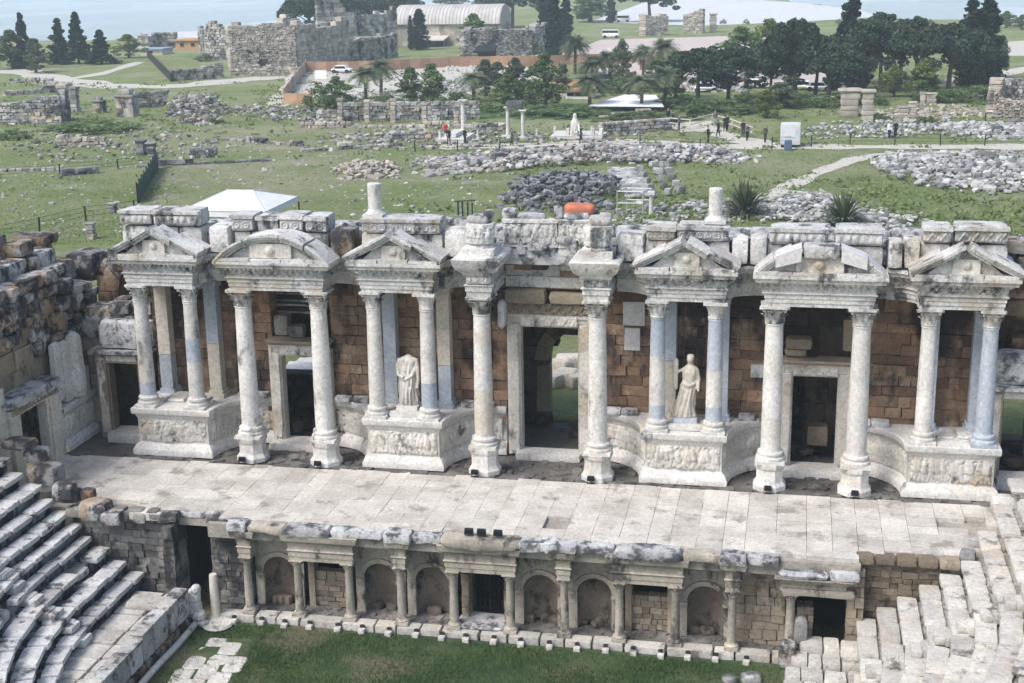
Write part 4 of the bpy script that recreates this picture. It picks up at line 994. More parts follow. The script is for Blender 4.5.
m.bx(VX-4, VX-1.2, -1, 7.6, 0, 7.2)
part('boulder_courses', m, W['lichen'], SW)
m = MB()
for k in range(26): m.rough((VX-.5+U(-.3, .1), U(4.8, 8.3), U(3.9, 5.6)), (.9, U(.5, 1.1), U(.4, .6)), cell=.18, amp=.08, k=6, rot=(U(-.1, .1), 0, 0))
part('boulder_courses', m, W['lichen'], SW)
# springing of a vault: a pier that bends over to the right
m = MB()
for z in np.arange(3.2, 5.2, .66): m.rbx(VX-.3, VX+.6, 9.3, 10.6, z, z+.645, cell=.25, amp=.02, k=18)
for k in range(3):
    a = .18+.3*k; m.rough((VX+.17+.16*k*k, 9.95, 5.45+.56*k), (.95, 1.25, .62), cell=.2, amp=.03, k=16, rot=(0, a, 0), mi=1 if k else 0)
part('vault_springing', m, [W['brown'], W['lichen']], SW)
m = MB(); m.rbx(VX-1.5, VX-.2, 9, 10.6, 5.6, 6.7, amp=.08, k=6); part('boulder_courses', m, W['lichen'], SW); m = MB(); m.rbx(VX+.2, VX+1.3, 9.2, 10.6, 6.0, 6.75, amp=.06, k=6)
for k in range(8): m.rough((VX+U(.8, 3.2), U(9, 11), U(3.0, 4.6)), (U(.8, 1.6), .8, U(.5, .8)), cell=.2, amp=.08, k=6)
part('boulder_courses', m, W['lichen'], SW)

# ================================================================== STATUES
def solid(mb, voxel=.03, name='figure'):
    me = mb.mesh(name); o = bpy.data.objects.new(name, me); COL.objects.link(o)
    r = o.modifiers.new('r', 'REMESH'); r.mode = 'VOXEL'; r.voxel_size = voxel; s_ = o.modifiers.new('s', 'SMOOTH'); s_.iterations = 2; s_.factor = .5
    dg = bpy.context.evaluated_depsgraph_get(); out = bpy.data.meshes.new_from_object(o.evaluated_get(dg)); bpy.data.objects.remove(o)
    out.polygons.foreach_set('use_smooth', np.ones(len(out.polygons), bool)); out.name = name
    a = out.attributes.get('rnd') or out.attributes.new('rnd', 'FLOAT', 'FACE')
    if a.domain == 'FACE': a.data.foreach_set('value', np.full(len(out.polygons), .5, 'f'))
    return out
def draped(mb, sec, n=72, folds=15, amp=.035, lean=None):
    "lofted draped body: sections (z, x, y, rx, ry, fold)"
    V = []; Fc = []; zs = [q[0] for q in sec]; Z = np.linspace(zs[0], zs[-1], 48)
    A = np.linspace(0, TAU, n, endpoint=False)
    for z in Z:
        x, y, rx, ry, fo = [np.interp(z, zs, [q[i] for q in sec]) for i in (1, 2, 3, 4, 5)]
        d = 1+fo*amp/max(rx, .05)*(np.sin(A*folds+z*2.2+1.5*np.sin(z*3))+.6*np.sin(A*folds*.6-z*5))
        V += [(x+rx*math.cos(a)*k, y+ry*math.sin(a)*k, z) for a, k in zip(A, d)]
    m = len(Z)
    for k in range(m-1):
        for i in range(n): Fc.append((k*n+i, k*n+(i+1) % n, (k+1)*n+(i+1) % n, (k+1)*n+i))
    Fc += [tuple(range(n))[::-1], tuple(range((m-1)*n, m*n))]
    return mb.add(V, Fc, .5)
def statue(x, y, z, lab, kind):
    t = thing('statue', lab, 'statue', (x, y, z)); m = MB()
    if kind == 0:                                   # headless, mantle over the shoulders, cloak falling at its left
        draped(m, [(0, 0, 0, .36, .26, 1), (.5, .0, 0, .33, .25, 1), (.95, -.02, 0, .31, .24, .8), (1.25, 0, 0, .29, .22, .5), (1.45, .02, 0, .29, .2, .4), (1.62, .02, 0, .35, .19, .3), (1.70, .02, 0, .31, .16, .3), (1.735, .02, 0, .14, .11, 0), (1.80, .02, 0, .09, .09, 0)], amp=.045)
        m.tube([(-.28, -.02, 1.66), (-.36, -.08, 1.4), (-.3, -.22, 1.12), (-.08, -.3, 1.05)], .085, 10, r2=.06); m.tube([(.3, 0, 1.66), (.38, -.06, 1.35), (.4, -.1, .95), (.36, -.1, .6)], .09, 10, r2=.05)
        m.tube([(-.3, -.12, 1.0), (-.05, -.26, .95), (.2, -.2, 1.1), (.32, -.05, 1.4)], .055, 8)
        for q in (-.15, 0, .15): m.tube([(q+.05, -.2, 1.0), (q*.8, -.3, .4), (q*.9-.02, -.3, .03)], .03, 6)
    else:                                           # taller figure with lifted right arm holding a pillar of drapery
        draped(m, [(0, -.08, 0, .42, .25, 1), (.4, -.05, 0, .34, .24, 1), (.9, .05, 0, .27, .22, .8), (1.15, .08, 0, .27, .21, .5), (1.3, .1, 0, .23, .18, .4), (1.6, .12, 0, .27, .19, .3), (1.75, .13, 0, .24, .16, .3), (1.86, .12, 0, .1, .09, 0), (1.93, .12, -.02, .09, .09, 0)], folds=13)
        m.rough((.12, -.03, 2.05), (.24, .26, .28), 0, cell=.05, amp=.012, k=2.4); m.rough((.12, .05, 2.1), (.26, .2, .22), 0, cell=.05, amp=.03, k=2.6)
        m.tube([(.34, 0, 1.7), (.42, -.02, 1.35), (.4, -.12, 1.05), (.42, -.2, .95)], .075, 10, r2=.05); m.tube([(-.1, 0, 1.68), (-.3, -.08, 1.6), (-.36, -.1, 1.85)], .07, 10, r2=.05)
        m.rough((-.37, -.05, 1.5), (.2, .2, 1.15), 0, cell=.06, amp=.03, k=6)
        for q in (-.2, -.05, .1): m.tube([(q+.1, -.19, 1.1), (q, -.24, .55), (q*1.3-.1, -.24, .03)], .035, 6)
        m.tube([(-.16, -.14, 1.22), (.1, -.24, 1.14), (.3, -.12, 1.22)], .05, 8)
    me = solid(m, .028, 'figure'); me.materials.append(W['relief'] if kind == 0 else W['marble_tan'])
    o = bpy.data.objects.new('figure', me); COL.objects.link(o); o.parent = t; o.location = (0, 0, .3)
    part('plinth', MB().rbx(x-.42, x+.42, y-.36, y+.36, z, z+.3, cell=.15, amp=.015, k=12), W['marble_blue' if kind else 'marble'], t)
statue(-3.98, 6.35, 1.86, 'headless draped statue between the columns left of the middle door', 0)
statue(5.88, 6.35, 1.86, 'tall draped statue with a broken raised arm between the columns right of the middle door', 1)
for x0, x1, lab in ((-4.6, -3.45, 'broken white slab in front of the headless statue'), (5.25, 6.5, 'white slab in front of the tall draped statue')):
    single('slab', MB().rbx(x0, x1, 5.75, 6.1, 1.8, 2.0, cell=.12, amp=.03), W['marble'], lab, 'stone', ((x0+x1)/2, 5.9, 1.8))
# ================================================================== TERRAIN
_E = sorted(at(u, v)[:2] for u, v in ((560, -3), (640, -6), (722, -5), (802, 1), (884, 15), (930, 20)))
def yedge(x):
    if x < _E[0][0]: return 275+(_E[0][1]-275)*max(0, 1-(_E[0][0]-x)/25)
    return float(np.interp(x, [e[0] for e in _E], [e[1] for e in _E]))
def hz(x, y):
    if y < 11.6: return GZ-.2
    ye = yedge(x)
    if y <= ye: return 0.
    t = min(1, (y-ye)/350); return -128*t*t*(3-2*t)
def meadow():
    m, nt, bs = newmat('meadow ground'); L = nt.links.new
    pos = N(nt, 'ShaderNodeNewGeometry').outputs['Position']
    g = mixc(nt, maprange(nt, noise(nt, pos, .09, 8, .6), .4, .6), (.150, .208, .064), (.235, .275, .118))
    g = mixc(nt, maprange(nt, noise(nt, pos, .9, 8, .65), .42, .66, 0, .6), g, (.23, .26, .12))
    dry = maprange(nt, noise(nt, pos, .035, 9, .66), .49, .62, 0, .8); g = mixc(nt, dry, g, (.31, .30, .19))
    g = mixc(nt, maprange(nt, noise(nt, pos, .16, 9, .7), .55, .64, 0, .85), g, (.36, .335, .27))
    g = mixc(nt, maprange(nt, noise(nt, pos, .5, 9, .75), .60, .68, 0, .6), g, (.06, .085, .035))
    g = mixc(nt, maprange(nt, noise(nt, pos, 2.5, 6, .7), .58, .66, 0, .7), g, (.40, .395, .37))
    g = mixc(nt, maprange(nt, noise(nt, pos, 1.7, 8, .75), .52, .62, 0, .45), g, (.095, .135, .045))
    g = mixc(nt, maprange(nt, noise(nt, pos, .7, 9, .75, (1, .45, 1)), .57, .63, 0, .55), g, (.34, .33, .25))
    sep = N(nt, 'ShaderNodeSeparateXYZ'); L(pos, sep.inputs[0])
    vo = N(nt, 'ShaderNodeTexVoronoi', Scale=.0045); mp = N(nt, 'ShaderNodeMapping'); mp.inputs['Scale'].default_value = (1, .35, 0); mp.inputs['Rotation'].default_value = (0, 0, .3); L(pos, mp.inputs[0]); L(mp.outputs[0], vo.inputs['Vector'])
    sc = N(nt, 'ShaderNodeSeparateColor'); L(vo.outputs['Color'], sc.inputs[0])
    pl = mixc(nt, sc.outputs[0], (.16, .19, .13), (.34, .34, .28)); pl = mixc(nt, maprange(nt, sc.outputs[1], .75, .8), pl, (.55, .54, .50))
    pl = mixc(nt, maprange(nt, noise(nt, pos, .02, 8, .7), .56, .64), pl, (.05, .075, .045))
    col = mixc(nt, maprange(nt, sep.outputs[2], -40, -5), pl, g)
    L(col, bs.inputs['Base Color']); bs.inputs['Roughness'].default_value = .95; bs.inputs['Specular IOR Level'].default_value = .1
    b = N(nt, 'ShaderNodeBump', Strength=1., Distance=.5); L(noise(nt, pos, 1.4, 10, .75), b.inputs['Height']); L(b.outputs[0], bs.inputs['Normal'])
    return m
W['meadow'] = meadow()
xs = sorted(set(list(np.arange(-260, 200, 12.))+[-9000, -5000, -3000, -2000, -1200, -800, -500, -350, 250, 350, 500, 800, 1200, 2000, 3500, 6000, 9000]))
ys = sorted(set([-80, -40, -20, -10, 0, 11.5, 11.65]+list(np.arange(20, 330, 14.))+list(np.arange(330, 860, 22.))+[1000, 1400, 2000, 3000, 4500, 7000, 10000, 14000]))
w = MB(); w.grid(np.array([[(x, y, hz(x, y)) for y in ys] for x in xs]), .5); struct('ground', w, W['meadow'])
# orchestra lawn
m_, nt, bs = newmat('orchestra turf'); pos = N(nt, 'ShaderNodeNewGeometry').outputs['Position']
g = mixc(nt, maprange(nt, noise(nt, pos, .7, 8, .6), .38, .6), (.030, .062, .020), (.075, .115, .040)); g = mixc(nt, maprange(nt, noise(nt, pos, .35, 8, .65), .5, .6, 0, .9), g, (.14, .125, .08))
nt.links.new(g, bs.inputs['Base Color']); bs.inputs['Roughness'].default_value = 1.; b = N(nt, 'ShaderNodeBump', Strength=1., Distance=.1); nt.links.new(noise(nt, pos, 9, 9, .7), b.inputs['Height']); nt.links.new(b.outputs[0], bs.inputs['Normal'])
w = MB(); w.grid(np.array([[(x, y, GZ+.012+.03*math.sin(x*1.3)*math.sin(y*1.7)) for y in np.linspace(-11, -.4, 14)] for x in np.linspace(-9.7, 10.6, 26)]), .5); struct('orchestra_lawn', w, m_)
def blades(n, area, h, wd, mat, name, dens=None):
    V = np.zeros((n, 3, 3)); P = np.array([area() for _ in range(n)]); a = RNG.uniform(0, TAU, n); hh = h*RNG.uniform(.5, 1.3, n); ln = RNG.normal(0, .35, (n, 2))*hh[:, None]
    V[:, 0] = P; V[:, 1] = P; V[:, 0, 0] -= np.cos(a)*wd; V[:, 0, 1] -= np.sin(a)*wd; V[:, 1, 0] += np.cos(a)*wd; V[:, 1, 1] += np.sin(a)*wd
    V[:, 2] = P; V[:, 2, 2] += hh; V[:, 2, :2] += ln
    me = bpy.data.meshes.new(name); me.from_pydata(V.reshape(-1, 3).tolist(), [], [(3*i, 3*i+1, 3*i+2) for i in range(n)])
    at_ = me.attributes.new('rnd', 'FLOAT', 'FACE'); at_.data.foreach_set('value', RNG.uniform(0, 1, n).astype('f')); me.materials.append(mat)
    o = bpy.data.objects.new(name, me); COL.objects.link(o); return props(o, kind='stuff', label='short green grass growing on the orchestra floor' if 'lawn' in name else 'rough meadow grass tufts among the ruins', cat='grass')
W['grass'] = leaf('lawn grass', (.028, .062, .018), (.10, .15, .052)); W['tuft'] = leaf('meadow grass', (.14, .19, .06), (.27, .30, .13))
PATCH = [at(u, v, GZ)[:2] for u, v in ((212, 638), (252, 640), (246, 660), (228, 690), (170, 690))]
def inside(p, poly):
    c = False; j = len(poly)-1
    for i in range(len(poly)):
        if (poly[i][1] > p[1]) != (poly[j][1] > p[1]) and p[0] < (poly[j][0]-poly[i][0])*(p[1]-poly[i][1])/(poly[j][1]-poly[i][1])+poly[i][0]: c = not c
        j = i
    return c
def lawn_pt():
    while True:
        p = (U(-9.3, 9.4), U(-5.4, -.6))
        if inside(p, PATCH) and random.random() < .93: continue
        d = wob(np.array([[p[0]*.8, p[1]*.8, 0]]), 1., 3.)[0]
        if random.random() < .75+.35*d: return (*p, GZ)
blades(42000, lawn_pt, .10, .014, W['grass'], 'lawn_grass')
w = MB()
for i in range(7):
    y = -.7-U(0, .3)
    while y > -5.5:
        l = U(.5, 1.1); x = -9.15+i*.62+.22*(y+1)*.4
        if inside((x+.3, y-l/2), PATCH) and random.random() < .95: w.rough((x+.3, y-l/2, GZ+.0), (.64, l+.01, .07), .1, cell=.14, amp=.03, k=7, rot=(U(-.03, .03), U(-.03, .03), .1))
        y -= l
struct('paved_patch', w, W['seat_warm'])

# meadow tufts near the theatre
MD = [at(u, v)[:2] for u, v in ((0, 244), (0, 150), (1024, 150), (1024, 244))]
def meadow_pt():
    while True:
        v = 130+115*random.random()**.8; p = at(U(-40, 1064), v)
        d = wob(np.array([[p[0]*.12, p[1]*.12, 0]]), 1., 8.)[0]
        if random.random() < .5+1.2*d: return p
blades(14000, meadow_pt, .09, .07, W['tuft'], 'meadow_grass')

# low weeds that break up the turf
def weeds(n):
    C = []
    for i in range(n):
        v = 72+172*random.random()**1.1; p = at(U(-40, 1064), v); d = wob(np.array([[p[0]*.07, p[1]*.07, 0]]), 1., 5.)[0]
        if random.random() > .45+1.5*d: continue
        k = random.randrange(5, 16); r = U(.15, .7); C.append(np.stack([p[0]+RNG.normal(0, r, k), p[1]+RNG.normal(0, r, k), np.abs(RNG.normal(0, .1, k))+.05], 1))
    o = quads(np.vstack(C), .2, W['weed'], 'ground_cover', None); props(o, 'low green weeds spread through the meadow', 'weeds', None, 'stuff')
# ================================================================== PATHS
W['path'] = stone('pale gravel path', (.50, .47, .41), (.43, .41, .36), (.3, .29, .25), .2, .5, 1, .4, 6, .95, .05)
W['white'] = stone('white travertine', (.58, .59, .59), (.47, .48, .48), (.33, .35, .36), .2, .03, 1, .2, .5, .9, .03, speck=0)
W['pinkpave'] = stone('pinkish paving', (.50, .42, .38), (.46, .40, .36), (.3, .27, .25), .2, .2, 1, .2, 2, .9, .03)
def ribbon(pts, wd, z=.03, n=5):
    P = [np.array(p[:2]) for p in pts]; Q = []
    for i in range(len(P)-1):
        p0, p1, p2, p3 = P[max(i-1, 0)], P[i], P[i+1], P[min(i+2, len(P)-1)]
        for k in range(n):
            t = k/n; Q.append(.5*((2*p1)+(-p0+p2)*t+(2*p0-5*p1+4*p2-p3)*t*t+(-p0+3*p1-3*p2+p3)*t**3))
    Q.append(P[-1]); G = []
    for i, q in enumerate(Q):
        d = Q[min(i+1, len(Q)-1)]-Q[max(i-1, 0)]; d = d/np.linalg.norm(d); nn = np.array((-d[1], d[0])); ww = wd/2*(1+.25*math.sin(i*1.7)+.15*math.sin(i*.6))
        G.append([(*(q-nn*ww), z), (*(q+nn*ww*.2), z+.01), (*(q+nn*ww), z)])
    return MB().grid(np.array(G), .5, flip=True)
PA = lambda *uv: [at(u, v) for u, v in uv]
struct('footpath', ribbon(PA((440, 147), (520, 146), (600, 142), (660, 143), (700, 146), (800, 147), (900, 147), (1030, 147)), 3.2), W['path'])
struct('walkway', ribbon(PA((696, 123), (712, 131), (735, 138), (770, 146)), 3.), W['path'])
struct('dirt_track', ribbon(PA((760, 200), (800, 181), (840, 164), (880, 155), (960, 152)), 1.6, .02), W['path'])
struct('dirt_track', ribbon(PA((745, 203), (785, 188), (826, 172), (866, 158)), .5, .025), W['path'])
struct('gravel_road', ribbon(PA((-20, 70), (20, 72), (60, 80), (110, 86), (180, 86), (240, 80), (290, 77)), 6.5), W['path'])
struct('gravel_road', ribbon(PA((275, 107), (283, 96), (292, 84), (300, 72)), 2.5, .035), W['path'])
struct('dirt_track', ribbon(PA((60, 80), (100, 74), (140, 62)), 2.5, .032), W['path'])
def sheet(name, pts, z, mat): w = MB(); P = [(p[0], p[1], z) for p in pts]; w.add(P, [tuple(range(len(P)))], .5); return struct(name, w, mat)
sheet('gravel_yard', PA((292, 98), (306, 72), (420, 66), (520, 66), (560, 74), (480, 90), (420, 104)), .02, W['path'])
sheet('forecourt', PA((560, 58), (600, 40), (800, 34), (860, 60), (820, 84), (690, 92), (600, 72)), .03, W['pinkpave'])
sheet('travertine_terrace', PA((590, 22), (660, -3), (720, -3), (800, 3), (860, 10), (880, 17), (800, 22), (700, 26)), .05, W['white'])
sheet('travertine_terrace', PA((128, 40), (150, 33), (210, 31), (230, 36), (250, 34), (270, 37), (230, 42), (150, 43)), .05, W['white'])
sheet('road', PA((985, 44), (1030, 40), (1030, 56), (990, 56)), .03, W['path'])
sheet('road', PA((940, 80), (1030, 66), (1030, 72), (960, 84)), .03, W['path'])

# ================================================================== RUINS AND BUILDINGS BEHIND
def gwall(mb, p0, p1, h, th=.9, ch=.5, wmin=.5, wmax=1.3, ragged=.3, seed=0., rough=False, holes=()):
    "coursed wall standing on the ground between two points, with a broken top"
    p0, p1 = np.array(p0[:2]), np.array(p1[:2]); L = np.linalg.norm(p1-p0); d = (p1-p0)/L; a = math.atan2(d[1], d[0]); z = -.1
    while z < h*1.25:
        hh = ch*U(.8, 1.2); s = 0
        while s < L:
            l = min(U(wmin, wmax), L-s+.2); sc = s+l/2
            lim = h*(1+ragged*wob(np.array([[sc*.5, seed*7.3, 1.]]), 1., seed)[0]*1.3)
            if z+hh*.4 < lim and not any(a0 < sc < a1 and z0 < z+hh/2 < z1 for a0, a1, z0, z1 in holes):
                c = p0+d*sc
                if rough: mb.rough((c[0]+U(-.1, .1), c[1]+U(-.1, .1), z+hh/2), (l*.98, th*U(.8, 1.1), hh), a+U(-.1, .1), cell=.3, amp=.07, k=6, cap=4)
                else: mb.box((c[0]+U(-.04, .04), c[1]+U(-.06, .06), z+hh/2), (l-.03, th*U(.9, 1.1), hh-.03), a, j=.07)
            s += l
        z += hh
    return mb
def hpx(p, px): return px/pxm(p)
def ruin(name, label, u0, v0, u1, v1, px, mat='far', cat='ruin', **k):
    a, b = at(u0, v0), at(u1, v1); h = hpx(a, px); ch = max(.35, h/7 if h < 4 else h/11)
    m = gwall(MB(), a, b, h, ch=k.pop('ch', ch), wmin=ch*.8, wmax=ch*2.6, seed=len(bpy.data.objects)*.37 % 9, **k)
    return single(name, m, W[mat], label, cat, (*a[:2], 0))
# left mid distance ruins
ruin('ruined_wall', 'grey ruined wall with broken blocks at the left edge of the meadow', -6, 124, 62, 124, 24, ragged=.35)
ruin('ruined_wall', 'low crumbled wall just behind the left meadow ruins', 4, 96, 60, 92, 5, ragged=.6)
def shrine(u, v, wpx, hpx_, lab, gable=True):
    p = at(u, v); s = 1/pxm(p); ww, hh = wpx*s, hpx_*s; t = thing('stone_tomb', lab, 'ruin', p); x, y = p[:2]
    m = ashlar(MB(), x-ww/2, x+ww/2, 0, hh*.72, y, depth=ww*.8, ch=hh*.15, wmin=ww*.2, wmax=ww*.45, jit=.04); part('wall', m, W['far'], t)
    m = MB()
    if gable: m.prism([(-ww*.55, 0), (ww*.55, 0), (0, hh*.3)], (x, y-.1, hh*.72), (1, 0, 0), (0, 0, 1), (0, ww*.9, 0))
    else: m.rbx(x-ww*.6, x+ww*.6, y-.15, y+ww*.85, hh*.72, hh*.84, amp=.05); m.rbx(x-ww*.3, x+ww*.35, y+.1, y+ww*.6, hh*.84, hh*1.05, amp=.06)
    part('roof', m, W['far'], t); return t
shrine(56, 121, 18, 22, 'small gabled stone tomb front before the left meadow wall')
shrine(125, 117, 18, 26, 'square stone tomb with a block on its roof in the left meadow', False)
shrine(98, 113, 11, 15, 'narrow stone pier between the two meadow tombs', False)
def pier(u, v, wpx, px, lab, mat='far', cat='ruin'):
    p = at(u, v); s = 1/pxm(p); m = MB(); z = 0
    while z < px*s*.85: h = px*s*U(.14, .24); m.rough((p[0]+U(-.05, .05), p[1], z+h/2), (wpx*s*U(.9, 1.05), wpx*s, h*.99), U(-.08, .08), cell=.3, amp=.05, k=9); z += h
    m.rough((p[0], p[1], z+px*s*.06), (wpx*s*1.25, wpx*s*1.2, px*s*.12), .1, cell=.3, amp=.06, k=8)
    return single('stone_pier', m, W[mat], lab, cat, p)
pier(66, 121, 9, 36, 'tall grey pier with a capstone among the left meadow ruins'); pier(76, 112, 8, 22, 'stubby pier right of the tall capstone pier')
ruin('ruined_wall', 'broken wall running right from the square tomb', 135, 108, 168, 106, 12, ragged=.4)
ruin('brick_wall', 'low wall of reddish brick layers lying in the left meadow', 58, 147, 105, 146, 9, mat='brickruin' if 'brickruin' in W else 'far_tan', ragged=.5)
pier(142, 155, 9, 14, 'dark square block with a lighter stone on top in the left meadow', 'rubble_dark'); pier(152, 156, 8, 12, 'dark tall block beside the low wall in the left meadow', 'rubble_dark')
ruin('ruined_wall', 'line of low dark blocks crossing the left meadow', 138, 167, 268, 161, 4, mat='rubble_dark', ragged=.9, th=.7)
for lab, a_, b_, px_, mt_ in (('low broken line of blocks in the meadow at the left border', (-5, 172), (60, 170), 4, 'far'), ('short row of dark blocks left of the green mesh fence', (60, 176), (96, 173), 4, 'rubble_dark'), ('low curved line of stones in the open slope right of the collapsed pile', (225, 140), (300, 146), 4, 'far'), ('two step terrace of low stones above the flat round mound', (300, 152), (400, 146), 4, 'far'), ('long low footing line under the long grey wall', (300, 128), (470, 127), 4, 'far_tan'), ('short thick wall stub in the meadow right of the green mesh fence', (190, 158), (215, 157), 7, 'rubble_dark'), ('broken footing in front of the long rubble belt', (425, 176), (470, 172), 5, 'far'), ('dark line of stones along the gravel road at the left', (10, 82), (70, 86), 4, 'far')):
    ruin('low_wall', lab, *a_, *b_, px_, mat=mt_, ragged=.9, th=.8, rough=True)
# big hall ruin left of centre
def big_ruin(lab, u0, v0, u1, v1, px, dep, mat, holes=(), ragged=.12, top=None):
    a, b = at(u0, v0), at(u1, v1); s = 1/pxm(a); h = px*s; t = thing('hall_ruin', lab, 'ruin', a)
    m = gwall(MB(), a, b, h, th=1.4, ch=h/19, wmin=h/22, wmax=h/8, ragged=ragged, holes=[(q[0]*s, q[1]*s, q[2]*s, q[3]*s) for q in holes], seed=u0*.1); part('front_wall', m, W[mat], t)
    a2 = np.array(a)+np.array((dep*.25, dep, 0)); b2 = np.array(b)+np.array((dep*.25, dep, 0))
    m = gwall(MB(), a, a2, h*.95, th=1.3, ch=h/11, wmin=h/12, wmax=h/6, ragged=ragged*2, seed=2.); part('side_wall', m, W[mat], t); m = gwall(MB(), b, b2, h*.95, th=1.3, ch=h/11, wmin=h/12, wmax=h/6, ragged=ragged*2, seed=3.); part('side_wall', m, W[mat], t)
    m = gwall(MB(), a2, b2, h*1.05, th=1.3, ch=h/11, wmin=h/10, wmax=h/5, ragged=.25, seed=5.); part('rear_wall', m, W['far'], t)
    return t
big_ruin('tall tan hall ruin with small window holes behind the meadow', 231, 71, 296, 69, 44, 16, 'far_tan', [(17, 21, 16, 22), (29, 36, 3, 10), (30, 32, 17, 19), (38, 40, 17, 19)])
ruin('rubble_bank', 'collapsed grey rubble leaning on the left side of the tall hall ruin', 201, 58, 232, 60, 30, ragged=.5, rough=True)
ruin('ruined_wall', 'pale low footing wall at the base of the tall hall ruin', 231, 76, 300, 74, 7, mat='far_tan', ragged=.3)
big_ruin('long grey wall ruin right of the tall hall ruin', 296, 66, 372, 60, 22, 8, 'far', ragged=.1)
ruin('ruined_wall', 'jagged broken tower wall rising behind the long grey wall', 318, 52, 356, 50, 44, ragged=.5)
ruin('ruined_wall', 'stepped grey wall left of the barrel roofed museum', 352, 50, 396, 47, 35, ragged=.3)
ruin('ruined_wall', 'low square wall fragment beside the dark hillside fence', 171, 81, 222, 78, 12, ragged=.25)
# museum with a ribbed barrel roof
def museum():
    a = at(398, 46); s = 1/pxm(a); x0, y0 = a[:2]; L = 105*s; t = thing('museum_hall', 'pale stone museum hall with a long ribbed barrel roof behind the ruins', 'building', a)
    m = ashlar(MB(), x0, x0+L, -.2, 22*s, y0, depth=1., ch=1.1, wmin=1, wmax=2.6, jit=.06, holes=[(x0+22*s, x0+48*s, 0, 6*s)]); ashlar(m, y0+.9, y0+11, -.2, 22*s, x0+L, depth=1., ch=1.1, wmin=1, wmax=2.6, vert=True); m.bx(x0, x0+1, y0, y0+11, 0, 22*s); part('wall', m, W['far_tan'], t)
    m = MB(); R = 6.2; n = 30
    for i in range(n):
        xa, xb = x0-.5+(L+.5)*i/n, x0-.5+(L+.5)*(i+1)/n-.25; q = [(R*math.cos(b), R*.62*math.sin(b)) for b in np.linspace(0, PI, 13)]
        m.prism(q, (xa, y0+5.5, 21*s), (0, 1, 0), (0, 0, 1), (xb-xa, 0, 0), U(.3, .7)); q = [(p*.985, r_*.985) for p, r_ in q]; m.prism(q, (xb, y0+5.5, 21*s), (0, 1, 0), (0, 0, 1), (.25, 0, 0), .1)
    part('roof', m, flat('weathered roof sheet', (.47, .45, .42), .7, var=.15, rv=.2, nscale=.4), t)
    m = MB(); m.box((x0+35*s, y0-2.4, 8*s), (36*s, 5, .25), rot=(.12, 0, 0)); m.bx(x0+22*s, x0+48*s, y0-.2, y0+.5, 0, 6*s); part('porch_roof', m, flat('porch roof', (.55, .52, .47), .7, var=.1), t)
    m = MB(); m.bx(x0+23*s, x0+47*s, y0-4.3, y0-.25, .0, 5*s, mi=0); part('porch_shade_wall', m, W['iron'], t)  # dark block stands for the shade under the porch roof
museum()
big_ruin('grey ruined bath block with a dark metal shelter in front', 463, 58, 532, 55, 27, 9, 'far', [(24, 32, 10, 18)], ragged=.22)
a = at(487, 59); s = 1/pxm(a); t = thing('shelter', 'dark lean-to shelter in front of the grey bath ruin', 'shelter', a); part('roof', MB().box((a[0], a[1]-1, 10*s), (20*s, 4, .3), rot=(.2, 0, 0)), W['iron'], t); part('wall', MB().bx(a[0]-9*s, a[0]+9*s, a[1]-.5, a[1]+.5, 0, 9.2*s), W['black'], t)
ruin('ruined_wall', 'tan stone pillar ruin at the edge of the pink forecourt', 642, 36, 664, 35, 20, mat='far_tan', ragged=.25, th=3)
ruin('ruined_wall', 'small broken gate of stone left of the white terraces', 684, 33, 703, 33, 20, mat='far_tan', ragged=.3, th=2.5); pier(713, 32, 7, 16, 'lone stone stub right of the small broken gate', 'far_tan')
# orange brown hoarding round the dig yard
W['hoard'] = flat('rust brown hoarding', (.33, .20, .13), .8, rv=.25, var=.2, nscale=.5); W['wood'] = flat('pale wood', (.36, .28, .2), .85, rv=.3, var=.2)
def hoarding(lab, pts, px, mat='hoard'):
    t = thing('hoarding', lab, 'fence', pts[0]); m = MB(); 
    for a, b in zip(pts[:-1], pts[1:]):
        a, b = np.array(a), np.array(b); L = np.linalg.norm(b-a); n = max(2, int(L/1.6)); h = hpx(a, px); an = math.atan2(b[1]-a[1], b[0]-a[0])
        for i in range(n): c = a+(b-a)*(i+.5)/n; m.box((c[0], c[1], h/2), (L/n-.05, .07, h*U(.96, 1.04)), an)
    part('panel', m, W[mat], t); 
    for a in pts: part('post', MB().box((a[0], a[1]+.12, hpx(a, px)*.52), (.15, .15, hpx(a, px)*1.04)), W['wood'], t)
hoarding('rust brown hoarding along the back of the excavation yard', PA((306, 72), (380, 71), (450, 67), (530, 66), (620, 63), (700, 60)), 10)
hoarding('row of leaning wooden boards down the left side of the excavation yard', PA((284, 101), (292, 90), (306, 72)), 12, 'wood')
hoarding('short rust coloured hoarding at the near corner of the excavation yard', PA((285, 104), (312, 105)), 11)
hoarding('tan hoarding far right behind the palm trees', PA((640, 70), (700, 66), (770, 62)), 11)
# small buildings
def house(name, lab, u0, v0, u1, px, dep, wallm, roofm, flatroof=False, wins=2):
    a, b = at(u0, v0), at(u1, v0); s = 1/pxm(a); h = px*s; t = thing(name, lab, 'building', a); x0, x1, y = a[0], b[0], a[1]
    part('wall', MB().bx(x0, x1, y, y+dep, 0, h), wallm, t); r = MB()
    if flatroof: r.bx(x0-.3, x1+.3, y-.5, y+dep+.3, h, h+.25)
    else: r.prism([(-.5, 0), (dep+.5, 0), (dep/2, h*.45)], (x0-.3, y, h), (0, 1, 0), (0, 0, 1), (x1-x0+.6, 0, 0))
    part('roof', r, roofm, t)
    for i in range(wins): xc = x0+(x1-x0)*(i+.6)/(wins+.3); o = part('window', MB().bx(xc-.5, xc+.5, y-.06, y+.02, h*.35, h*.8), W['wood'], t); part('pane', MB().bx(xc-.42, xc+.42, y-.08, y-.062, h*.38, h*.77), W['black'], o)
